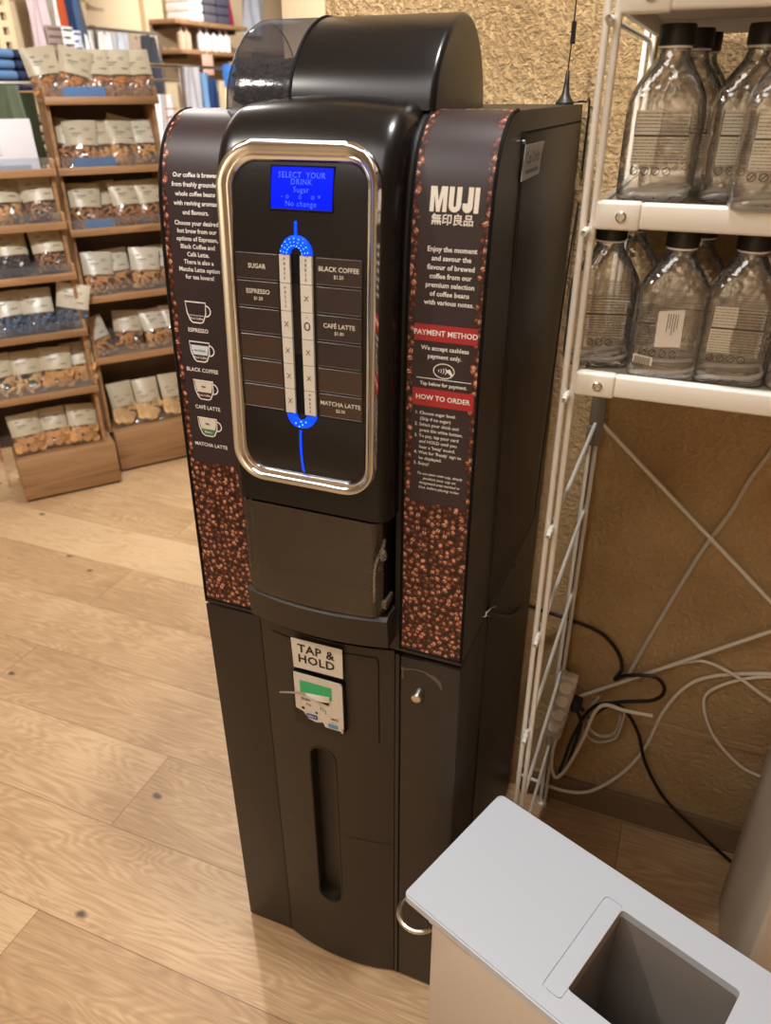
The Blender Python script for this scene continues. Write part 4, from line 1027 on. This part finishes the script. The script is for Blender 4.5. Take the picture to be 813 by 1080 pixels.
def put_bag(key, stand, x, y, z, lean, roll, label, group, yaw=0., sc=1.13):
    p = BAGS[key]; o = copy_tree(p[0]) if p[1] else p[0]; p[1] = True
    mw = stand.matrix_world if False else (Matrix.Translation(stand.location) @ stand.rotation_euler.to_matrix().to_4x4())
    o.matrix_world = mw @ Matrix.Translation((x, y, z)) @ Matrix.Rotation(yaw, 4, 'Z') @ Matrix.Rotation(-lean, 4, 'X') @ Matrix.Rotation(roll, 4, 'Y') @ Matrix.Scale(sc, 4)
    o['label'] = label; o['group'] = group

def display_stand(label, loc, ang, xa, xb, bxa, bxb, levels, top, depth=.2):
    st = thing('display_stand', label, 'display stand', loc, (0, 0, ang))
    b = B(); box(b, bxa, bxb, .0, depth+.10, .012, .205, .003); obj('base_box', b, M['walnut'], st)
    b = B(); box(b, bxa+.01, bxb-.01, .012, depth+.09, 0, .012); obj('base_plinth', b, M['dark'], st)
    b = B(); box(b, xa+.012, xb-.012, depth-.01, depth, .205, top, .002); obj('back_panel', b, M['slat'], st)
    for x in (xa, xb-.014):
        b = B()
        outl = [(.028, .2055), (depth+.004, .2055), (depth+.004, top), (depth-.045, top)]
        if len(levels): outl += [(.075, levels[-1]+.02), (.032, levels[-1]-.01)]
        prism(b, outl, lambda y, z: Vector((x, y, z)), lambda y, z: Vector((x+.014, y, z))); obj('side_panel', b, M['oak'], st, smooth=False)
    for i, z in enumerate(levels):
        b = B(); box(b, xa-.004, xb+.004, .0, depth-.012, z-.012, z, .002); s_ = obj('shelf', b, M['oak'], st)
        b = B(); box(b, xa-.006, xb+.006, -.010, .004, z-.016, z+.012, .002)
        for x in (xa-.006, xb-.008): box(b, x, x+.014, .0, .05, z, z+.045, .002)
        obj('shelf_edge', b, M['oak'], s_)
        b = B(); box(b, xa+.012, xb-.012, -.002, .001, z+.012, z+.05); obj('acrylic_guard', b, M['acrylic'], s_)
    return st
a1_ = math.atan2(.780, .625); a2_ = math.atan2(.798, .603)
S1 = display_stand('wooden snack stand nearest the left edge, with a white sign on its top shelf', (-1.944, 1.317, 0), a1_, -.06, .39, 0, .42, [.478, .730, .962, 1.158, 1.352], 1.36)
S2 = display_stand('wooden snack stand standing further back, partly hidden by the vending machine', (-1.748, 1.739, 0), a2_, -.028, .40, -.01, .38, [.56, .832, 1.108, 1.342, 1.592], 1.752)
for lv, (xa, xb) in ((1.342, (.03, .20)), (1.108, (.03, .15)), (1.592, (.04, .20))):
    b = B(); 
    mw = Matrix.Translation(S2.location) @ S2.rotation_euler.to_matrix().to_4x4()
    box(b, xa, xb, -.0005+.003, .0035, lv+.006, lv+.046); o = obj('guard_reflection', b, M['bluerefl']); o.matrix_world = mw  # blue strip: daylight reflection in the acrylic guard, put into colour
    tag(o, {1.342: 'blue strip painted as a daylight reflection in the second highest shelf guard', 1.108: 'short blue strip painted as a daylight reflection in the third shelf guard from the top', 1.592: 'blue strip painted as a daylight reflection in the topmost snack shelf guard'}[lv], 'painted reflection', 'blue guard reflections')
def fill(stand, sname, level, lname, items, y0=.052, guard=True):
    seen = {}
    for i, it_ in enumerate(items):
        key, x = it_[0], it_[1]; y = it_[2] if len(it_) > 2 and it_[2] is not None else y0
        jr = random.Random(i*13+int(level*1000)); lean = it_[3] if len(it_) > 3 and it_[3] is not None else .28; roll = it_[4] if len(it_) > 4 else 0.; dz_ = it_[5] if len(it_) > 5 else 0
        front = 'in front' if y <= y0+.01 else 'set back'
        put_bag(key, stand, x+jr.uniform(-.004, .004), y+jr.uniform(-.004, .006), level+.006+dz_, lean+jr.uniform(-.06, .08), roll+jr.uniform(-.09, .09), 'pouch of %s, %s on %s of %s stand' % (NAMES[key], ORD[i], lname, sname), 'snack pouches on the %s of the %s stand' % (lname, sname), jr.uniform(-.16, .16))
fill(S1, 'nearer', .205, 'base box', [('cookie', .075, .05, .3), ('cookie', .185, .075, .3), ('cookie', .30, .05, .3, .08)])
fill(S1, 'nearer', .478, 'lowest shelf', [('rusk', .02), ('rusk', .125, .055), ('cookie', .245, .05, .28), ('cookie', .345, .075, .28)])
fill(S1, 'nearer', .730, 'second shelf up', [('sweet', .0), ('sweet', .115), ('sweet', .225), ('sweet', .345, .035, .2, .22, .01)])
fill(S1, 'nearer', .962, 'third shelf up', [('dark', .05, .06), ('dark', .18), ('nut', .32, .05, .25)])
fill(S1, 'nearer', 1.158, 'shelf under the sign', [('nut', .09, .05), ('cracker', .195, .045), ('cracker', .24, .105, .15), ('nut', .325, .045, .3)])
fill(S2, 'further', .205, 'base box', [('tall', .075), ('tall', .19), ('tall', .31)])
fill(S2, 'further', .56, 'lowest shelf', [('puff', .02, .04, .3, -.12), ('brown', .145, .085), ('puff', .285, .06, .3), ('puff', .365, .07)])
fill(S2, 'further', .832, 'second shelf up', [('puff', .055), ('puff', .155, .09), ('puff', .26), ('puff', .355, .075)])
fill(S2, 'further', 1.108, 'third shelf up', [('stick', .06), ('stick', .16, .10), ('stick', .235, .05, .3), ('stick', .345, .06)])
fill(S2, 'further', 1.342, 'second shelf from the top', [('stick', .03, .10, .2, .25), ('stick', .085, .05), ('cracker', .185, .06), ('cracker', .235, .10, .15, .25, .01), ('cracker', .26, .055), ('puff', .355, .06)])
fill(S2, 'further', 1.592, 'topmost shelf', [('brown', .02, .11, .2, -.1), ('brown', .095, .05, .25, .18), ('brown', .185, .055), ('brown', .275, .055), ('brown', .36, .055)])
# sign on stand 1
sg1 = thing('sign_holder', 'white sign in a clear stand on top of the nearer snack stand', 'sign', (S1.location.x, S1.location.y, 0), (0, 0, a1_))
mw1 = (-.01, .08)
b = B(); box(b, .06, .352, .075, .079, 1.354, 1.535, .001); bmesh.ops.rotate(b, cent=(0, .077, 1.354), matrix=Matrix.Rotation(-.2, 3, 'X'), verts=b.verts); sc_ = obj('sign_card', b, mat('white_sign_card', rgb(218, 216, 220), .4), sg1)
b = B(); tl = lambda x, z: Matrix.Translation((0, .077, 1.354)) @ Matrix.Rotation(-.2, 4, 'X') @ Vector((x, -.0032, z-1.354))
put_line(b, tl, [(.165, 1.41), (.225, 1.41), (.225, 1.445), (.165, 1.445)], .0025, True)
for i in range(3): put_line(b, tl, [(.17, 1.436-.009*i), (.215, 1.436-.009*i)], .002)
obj('sign_print', b, mat('violet_print', rgb(110, 110, 160), .5), sc_)
b = B(); box(b, .055, .32, .055, .13, 1.3535, 1.3565, .001); box(b, .055, .32, .068, .071, 1.3565, 1.375); obj('clear_foot', b, M['acrylic'], sg1)

# ------------------------------------------------------------------ clothes and shelves against the far left wall
def cloth(name, w, h, d, m, parent, x, y, z, seed=0, neck=False, taper=.0):
    """hanging or pinned garment facing +X: a soft thick sheet with folds (y across, z down from z)"""
    b = B()
    def prof(sgn):
        def f(u, v):
            yy = (u-.5)*w*(1+taper*v); fold = .35*d*math.sin(u*17+seed)*(.3+.7*v)+.3*d*math.sin(u*7+seed*2+v*3)
            zz = -h*v
            if neck and v < .2: zz -= (.2-v)/.2*h*.12*max(0, 1-((u-.5)/.16)**2)-(.2-v)/.2*h*.10*abs(u-.5)*-1
            e = math.sin(PI*u)**.4 if 0 < u < 1 else 0
            return Vector((x+sgn*(d/2*e)+fold, y+yy, z+zz))
        return f
    grid(b, prof(1), 14, 10); grid(b, prof(-1), 14, 10); bmesh.ops.remove_doubles(b, verts=b.verts, dist=1e-5)
    return obj(name, b, m, parent)
cm = {}
def fab(c, key):
    if key not in cm: cm[key] = mat('fabric_'+key, rgb(*c), .9, spec=.1, vary=.12, vscale=12)
    return cm[key]
def garment(name, label, cat, *a, group=None, **k):
    o = cloth(name, *a, **k); tag(o, label, cat, group); return o
# wall rail with hanging garments (upper left)
rl = thing('wall_rail', 'steel clothes rail fixed high on the far wall at the left', 'clothes rail', (-4.25, 4.2, 2.32))
b = B(); tube(b, [(0, -.6, 0), (0, 1.0, 0)], .012, 10); obj('rail', b, M['steel'], rl)
b = B(); tube(b, [(0, -.2, 0), (-.25, -.2, 0)], .01, 8); obj('bracket', b, M['steel'], rl); b = B(); tube(b, [(0, .9, 0), (-.25, .9, 0)], .01, 8); obj('bracket', b, M['steel'], rl)
for i, (key, c, y, w) in enumerate((('mauve', (196, 176, 178), 4.42, .16), ('grey', (150, 140, 128), 4.535, .04), ('white', (240, 236, 230), 4.585, .06), ('rust', (178, 82, 48), 4.66, .065), ('navy', (44, 58, 86), 4.75, .05), ('blue', (72, 98, 130), 4.805, .05), ('slate', (88, 92, 104), 4.86, .05))):
    garment('hanging_garment', {'mauve': 'mauve bag shaped garment, leftmost on the far wall rail', 'grey': 'grey garment hanging next to the mauve one on the far rail', 'white': 'white garment hanging left of the rust one', 'rust': 'rust red garment hanging on the far rail', 'navy': 'navy garment hanging right of the rust one', 'blue': 'mid blue garment hanging between navy and slate ones', 'slate': 'slate grey garment, last on the far rail'}[key], 'garment', w*1.25, .5, .06, fab(c, key), None, -4.25, y, 2.31, i, group='garments on the far rail')
def ladder(label, y, w, z0, z1, m, n):
    r = thing('slatted_rack', label, 'rack', (-4.4, y, 0))
    b = B(); box(b, -.02, .02, -w/2, -w/2+.05, z0, z1, .004); box(b, -.02, .02, w/2-.05, w/2, z0, z1, .004); obj('upright', b, m, r, smooth=False)
    for k in range(n):
        z = z0+.03+(z1-z0-.06)*k/(n-1); b = B(); box(b, -.015, .015, -w/2, w/2, z-.022, z+.022, .004); obj('slat', b, m, r, smooth=False)
    b = B(); box(b, -.055, -.03, -w/2, w/2, z0, z1); obj('backing', b, M['slat'], r, smooth=False)
pw = mat('pale_wood', rgb(226, 200, 160), .6)
ladder('pale slatted wooden rack standing right of the hanging garments', 4.94+.06, .24, .0, 2.55, pw, 28)
ladder('pale slatted wooden rack cut by the left edge of the photo', 4.22, .16, .0, 2.55, pw, 28)
# folded denim on a table
tb = thing('display_table', 'wooden display table with folded denim behind the nearer snack stand', 'table', (-4.02, 3.72, 0))
b = B(); box(b, -.25, .25, -.6, .42, 1.58, 1.625, .004); obj('table_top', b, M['oak'], tb)
b = B(); box(b, -.23, .23, -.58, .40, 1.15, 1.18, .004); obj('table_shelf', b, M['oak'], tb)
for x, y in ((-.22, -.57), (.22, -.57), (-.22, .39), (.22, .39)):
    b = B(); box(b, x-.025, x+.025, y-.025, y+.025, 0, 1.58, .004); obj('leg', b, M['oak'], tb)
for k in range(5):
    b = B(); box(b, -.2, .2, -.16+.0, .40, 1.20+.06*k, 1.25+.06*k, .02, 3); 
    o = obj('folded_towel', b, fab((150, 130, 110) if k % 2 else (110, 92, 80), 'towel%d' % (k % 2))); o.location = (-4.02, 3.72, -.018-.0*k); tag(o, '%s folded cloth in the stack on the lower table shelf' % ['bottom', 'second from bottom', 'middle', 'second from top', 'top'][k], 'folded cloth', 'folded cloths on the lower table shelf')
for nm, c, y, w, lab in (('jeans_stack', (66, 98, 150), 3.50, .36, 'blue'), ('jeans_stack', (34, 38, 58), 3.85, .32, 'dark navy')):
    for k in range(4):
        b = B(); box(b, -.2, .2, -w/2, w/2, 1.626+.062*k, 1.684+.062*k, .024, 3)
        for v in b.verts: v.co.z += .006*math.sin(v.co.y*21+k*2)*0
        o = obj('folded_jeans', b, fab(c, lab)); o.location = (-4.02+.01*(k % 2), y, .0005*k); tag(o, '%s folded jeans, %s of the %s pile on the display table' % (lab, ['bottom', 'second', 'third', 'top'][k], 'left' if lab == 'blue' else 'right'), 'jeans', 'folded %s jeans' % lab)
# wooden crate edge and green jacket on a near rail
hr = thing('clothes_rail', 'low steel clothes rail holding the green jackets at the left edge', 'clothes rail', (-2.85, 2.6, 0.16))
b = B(); tube(b, [(0, -.5, 1.50), (0, .3, 1.50)], .01, 8); obj('rail', b, M['steel'], hr)
for y in (-.49, .29):
    b = B(); tube(b, [(0, y, -.16), (0, y, 1.5)], .011, 8); lathe(b, [(.05, -.16), (.05, -.148), (.012, -.14)], (0, y, 0), 16); obj('rail_leg', b, M['steel'], hr)
garment('green_jacket', 'sage green jacket hanging beside the tall snack stand at left edge', 'jacket', .22, .55, .10, fab((116, 128, 104), 'sage'), None, -2.85, 2.54, 1.655, 3)
garment('green_jacket', 'dark olive jacket hanging behind the sage green one', 'jacket', .14, .50, .08, fab((66, 70, 52), 'olive'), None, -2.85, 2.70, 1.62, 5)
# pinned tops and framed prints above the second stand
pb = thing('display_board', 'low grey framed board behind the row of pinned tops', 'board', (-4.3, 5.4, 0))
b = B(); box(b, -.03, .0, -.95, .52, 1.1, 2.08, .004); obj('board_panel', b, mat('greige_board', rgb(190, 172, 146), .8), pb)
b = B(); tube(b, [(.005, -.95, 1.1), (.005, -.95, 2.08), (.005, .52, 2.08), (.005, .52, 1.1)], .012, 8); obj('board_frame', b, mat('grey_frame', rgb(120, 112, 104), .5), pb)
for key, c, y, w, lab in (('bright', (244, 242, 238), 4.885, .2, 'white top pinned left of the dark post on the far board'), ('bright', (244, 242, 238), 5.13, .17, 'white top pinned just right of the dark post on the far board'), ('sky', (206, 212, 220), 5.29, .2, 'pale blue grey top pinned between white and taupe ones'), ('taupe', (178, 156, 136), 5.49, .2, 'taupe top pinned between pale blue and charcoal ones'), ('coal', (62, 62, 68), 5.70, .2, 'charcoal top pinned at the right end of the far board')):
    garment('pinned_top', lab, 'top', w, .5, .05, fab(c, key), None, -4.24, y, 2.07, len(lab), neck=True, group='tops pinned on the far board')
b = B(); box(b, -4.27, -4.23, 4.985, 5.01, 0, 2.09); tag(obj('dark_post', b, M['slat'], smooth=False), 'thin dark upright between the two white tops', 'post')
for k, (y, z, w) in enumerate(((4.50, 2.0, .16), (4.64, 2.0, .12), (4.74, 1.98, .09))):
    r = thing('hanging_print', ['striped brown panel leaning among the far goods', 'white packet with dark print, left of the pinned tops', 'white packet with blue print next to the pinned tops'][k], 'panel', (-4.2, y, z))
    b = B(); box(b, -.01, .01, -w/2, w/2, -.3, .06, .004); obj('panel', b, fab([(150, 130, 122), (236, 232, 228), (228, 230, 236)][k], 'panel%d' % k), r)
    b = B()
    for i in range(6): box(b, .0101, .012, -w/2+.01, w/2-.01-.03*(k > 0)*(i % 2), .03-.05*i, .045-.05*i)
    obj('stripes', b, [M['slat'], M['keyt'], M['blue_ink']][k], r, smooth=False)
# chrome garment rail to the right
gr = thing('garment_rail', 'chrome floor rail with light garments, left of the vending machine top', 'clothes rail', (-3.6, 4.7, 0))
b = B(); tube(b, [(0, 0, 1.80), (0, 1.45, 1.80)], .014, 10); obj('rail', b, M['chrome'], gr)
b = B(); tube(b, [(0, 0, 1.70), (0, 1.45, 1.70)], .007, 8); obj('lower_rail', b, M['chrome'], gr)
for y in (.0, .52, 1.45):
    b = B(); tube(b, [(0, y, 0), (0, y, 1.8)], .013, 8); lathe(b, [(.06, 0), (.06, .012), (.013, .02)], (0, y, 0), 16); obj('rail_leg', b, M['chrome'], gr)
for i, (key, c, y, w, z, h, lab) in enumerate((('whitep', (232, 226, 222), 4.93, .24, 1.60, .6, 'white printed bag with red lettering hanging low on the chrome rail'), ('palegrey', (206, 206, 212), 5.36, .2, 1.80, .8, 'pale grey garment hanging mid chrome rail'), ('azure', (132, 176, 222), 5.53, .10, 1.76, .8, 'light blue garment hanging on the chrome rail'), ('royal', (52, 78, 128), 5.64, .14, 1.72, .8, 'royal blue garment hanging on the chrome rail'), ('cream', (230, 212, 176), 5.86, .2, 1.70, .4, 'cream top hanging near the hopper'), ('denim', (60, 110, 176), 5.98, .26, 1.83, .18, 'bright blue top hanging just left of the hopper'))):
    garment('hanging_garment', lab, 'garment', w, h, .06, fab(c, key), None, -3.6+(.03 if key == 'denim' else 0), y, z, i, group='garments on the chrome rail')
b = B()
for k in range(3): put_text(b, lambda u, v: Vector((-3.535, 4.94+u, 1.50-.06*k+v)), ['SALE', 'NEW', 'TEE'][k] if False else '~~~~', .07, bold=.03)
o = obj('red_print', b, mat('pale_red_print', rgb(206, 110, 96), .7)); o.parent = [q for q in bpy.data.objects if q.get('label', '').startswith('white printed bag')][0]
# wall shelves
def wshelf(y0, y1, z, label):
    r = thing('wall_shelf', label, 'shelf', (-4.5, 0, 0)); b = B(); box(b, .0, .36, y0, y1, z-.035, z, .004); obj('plank', b, M['oak'], r)
    for y in (y0+.15, y1-.15): b = B(); box(b, .0, .3, y-.012, y+.012, z-.075, z-.035, .003); obj('bracket', b, M['slat'], r)
wshelf(6.0, 7.25, 2.20, 'oak wall shelf, upper one above the chrome rail'); wshelf(6.05, 7.3, 1.965, 'oak wall shelf, lower one above the chrome rail'); wshelf(7.36, 8.3, 2.02, 'oak wall shelf furthest right, beside the hopper')
for i, (y, w, c, key) in enumerate(((6.42, .22, (236, 232, 228), 'folded_white'), (6.66, .2, (96, 92, 100), 'folded_grey'), (6.9, .22, (78, 76, 88), 'folded_dark'))):
    for k in range(3):
        b = B(); box(b, -.14, .14, -w/2, w/2, .075*k+.0005, .075*k+.0745, .02, 3); o = obj('folded_shirt', b, fab(c, key)); o.location = (-4.32, y, 2.2005); tag(o, '%s folded shirt, %s of its stack on the upper wall shelf' % (['white', 'warm grey', 'dark slate'][i], ['bottom', 'middle', 'top'][k]), 'shirt', 'folded shirts on the upper wall shelf')
garment('red_garment', 'crimson garment hanging right of the upper wall shelf', 'garment', .34, .34, .07, fab((170, 44, 76), 'crimson'), None, -4.452, 7.30, 2.56, 2)
garment('striped_garment', 'pale grey blue garment hanging just left of the hopper top', 'garment', .36, .42, .07, fab((176, 180, 188), 'stripe'), None, -4.452, 7.92, 2.58, 4)
for i, y in enumerate((6.20, 6.29, 6.52, 6.63, 6.75, 6.87, 6.98)):
    r = thing('white_bottle', ['brown labelled', 'pale brown labelled', 'white', 'white', 'dark topped white', 'white', 'white'][i]+' bottle, %s on the lower wall shelf' % ['leftmost', 'second from left', 'third from left', 'fourth from left', 'fifth from left', 'sixth from left', 'rightmost'][i], 'bottle', (-4.24, y, 1.9655), group='bottles on the lower wall shelf')
    b = B(); lathe(b, [(.038, 0), (.04, .006), (.04, .12), (.03, .14), (.014, .15), (.014, .162)], (0,0,0), 16); obj('bottle_body', b, fab((206, 176, 150) if i < 2 else (228, 224, 220), 'bt%d' % (i < 2)), r)
    b = B(); lathe(b, [(.018, .162), (.018, .188), (.012, .192)], (0,0,0), 14); obj('bottle_cap', b, M['cap'] if i == 4 else M['key'], r)
r = thing('hanging_tag', 'pinkish paper tag hanging from the lower wall shelf', 'tag', (-4.12, 6.42, 1.93)); b = B(); box(b, -.004, .004, -.09, .09, -.17, .0, .002); obj('tag_card', b, fab((214, 170, 150), 'tag'), r); b = B(); tube(b, [(0, 0, 0), (-.0, .0, .034)], .003, 6); obj('string', b, M['cablew'], r)

# ------------------------------------------------------------------ light
def area(name, loc, size, e, col=(1, .86, .68), rot=(0, 0, 0), size_y=None, spread=None):
    l = bpy.data.lights.new(name, 'AREA'); l.energy = e; l.color = col; l.size = size
    if size_y: l.shape = 'RECTANGLE'; l.size_y = size_y
    if spread: l.spread = spread
    o = bpy.data.objects.new(name, l); o.location = loc; o.rotation_euler = rot; COL.objects.link(o); return o
def spot(name, loc, target, e, angle=60, blend=.6, col=(1, .84, .64), r=.06):
    l = bpy.data.lights.new(name, 'SPOT'); l.energy = e; l.color = col; l.spot_size = math.radians(angle); l.spot_blend = blend; l.shadow_soft_size = r
    o = bpy.data.objects.new(name, l); o.location = loc; o.rotation_euler = (Vector(target)-Vector(loc)).to_track_quat('-Z', 'Y').to_euler(); COL.objects.link(o); return o
WARM = (1, .93, .86); NEU = (1, .98, .965)
spot('ceiling_spot_shelf', (.5, -.02, 2.94), (.5, .2, 1.0), 78, 80, .5, NEU)
spot('ceiling_spot_wall', (.1, -.9, 2.94), (.38, .578, 1.9), 140, 34, .6, WARM)
spot('ceiling_spot_front', (-.9, -1.0, 2.94), (-.3, .1, .3), 60, 75, .7, WARM)
spot('ceiling_spot_store', (-1.2, 1.5, 2.94), (-.9, .5, 0), 90, 90, .8, WARM)
spot('ceiling_spot_stand', (-.1, -.3, 2.94), (-1.75, 1.6, .8), 190, 50, .7, NEU)
spot('ceiling_spot_back', (-2.4, 3.2, 2.94), (-4.4, 5.2, 1.7), 190, 95, .7, NEU)
spot('ceiling_spot_far', (-2.6, 6.0, 2.94), (-4.4, 6.8, 1.9), 170, 90, .7, NEU)
spot('fill_spot_behind', (.4, -2.2, 2.94), (.6, -3.1, .6), 160, 120, .8, NEU)  # unseen spot added to brighten the front wall that the chrome mirrors
area('fill_panel_store', (-2.2, 3.0, 2.96), 2.4, 60, NEU)  # unseen panel added as general fill over the store
area('fill_panel_front', (-.2, -1.7, 2.96), 1.4, 20, NEU)  # second unseen fill panel, added on the camera side
wd = bpy.data.worlds.new('World'); S.world = wd; wd.use_nodes = True
wd.node_tree.nodes['Background'].inputs[0].default_value = (1, .9, .78, 1); wd.node_tree.nodes['Background'].inputs[1].default_value = .15

# ------------------------------------------------------------------ camera
cam = bpy.data.cameras.new('camera'); co = bpy.data.objects.new('camera', cam); COL.objects.link(co); S.camera = co
cam.sensor_fit = 'VERTICAL'; cam.sensor_height = 24; cam.lens = 799.446/1080*24; cam.clip_start = .02
p, y, r = .50744, .3859, -.00396
cy, sy = math.cos(y), math.sin(y); fw = Vector((-sy, cy, 0)); rt = Vector((cy, sy, 0)); up = Vector((0, 0, 1))
f2 = math.cos(p)*fw-math.sin(p)*up; u2 = math.sin(p)*fw+math.cos(p)*up
r2 = math.cos(r)*rt+math.sin(r)*u2; u3 = -math.sin(r)*rt+math.cos(r)*u2
mt = Matrix((r2, u3, -f2)).transposed().to_4x4(); mt.translation = (.68218, -.86215, 1.62067); co.matrix_world = mt
cam.dof.use_dof = True; cam.dof.focus_distance = 1.15; cam.dof.aperture_fstop = 3.2
S.cycles.transparent_max_bounces = 40; S.cycles.max_bounces = 12
S.view_settings.view_transform = 'Standard'; S.view_settings.look = 'None'; S.view_settings.gamma = 1; S.view_settings.use_curve_mapping = False
S.view_settings.exposure = 0.5
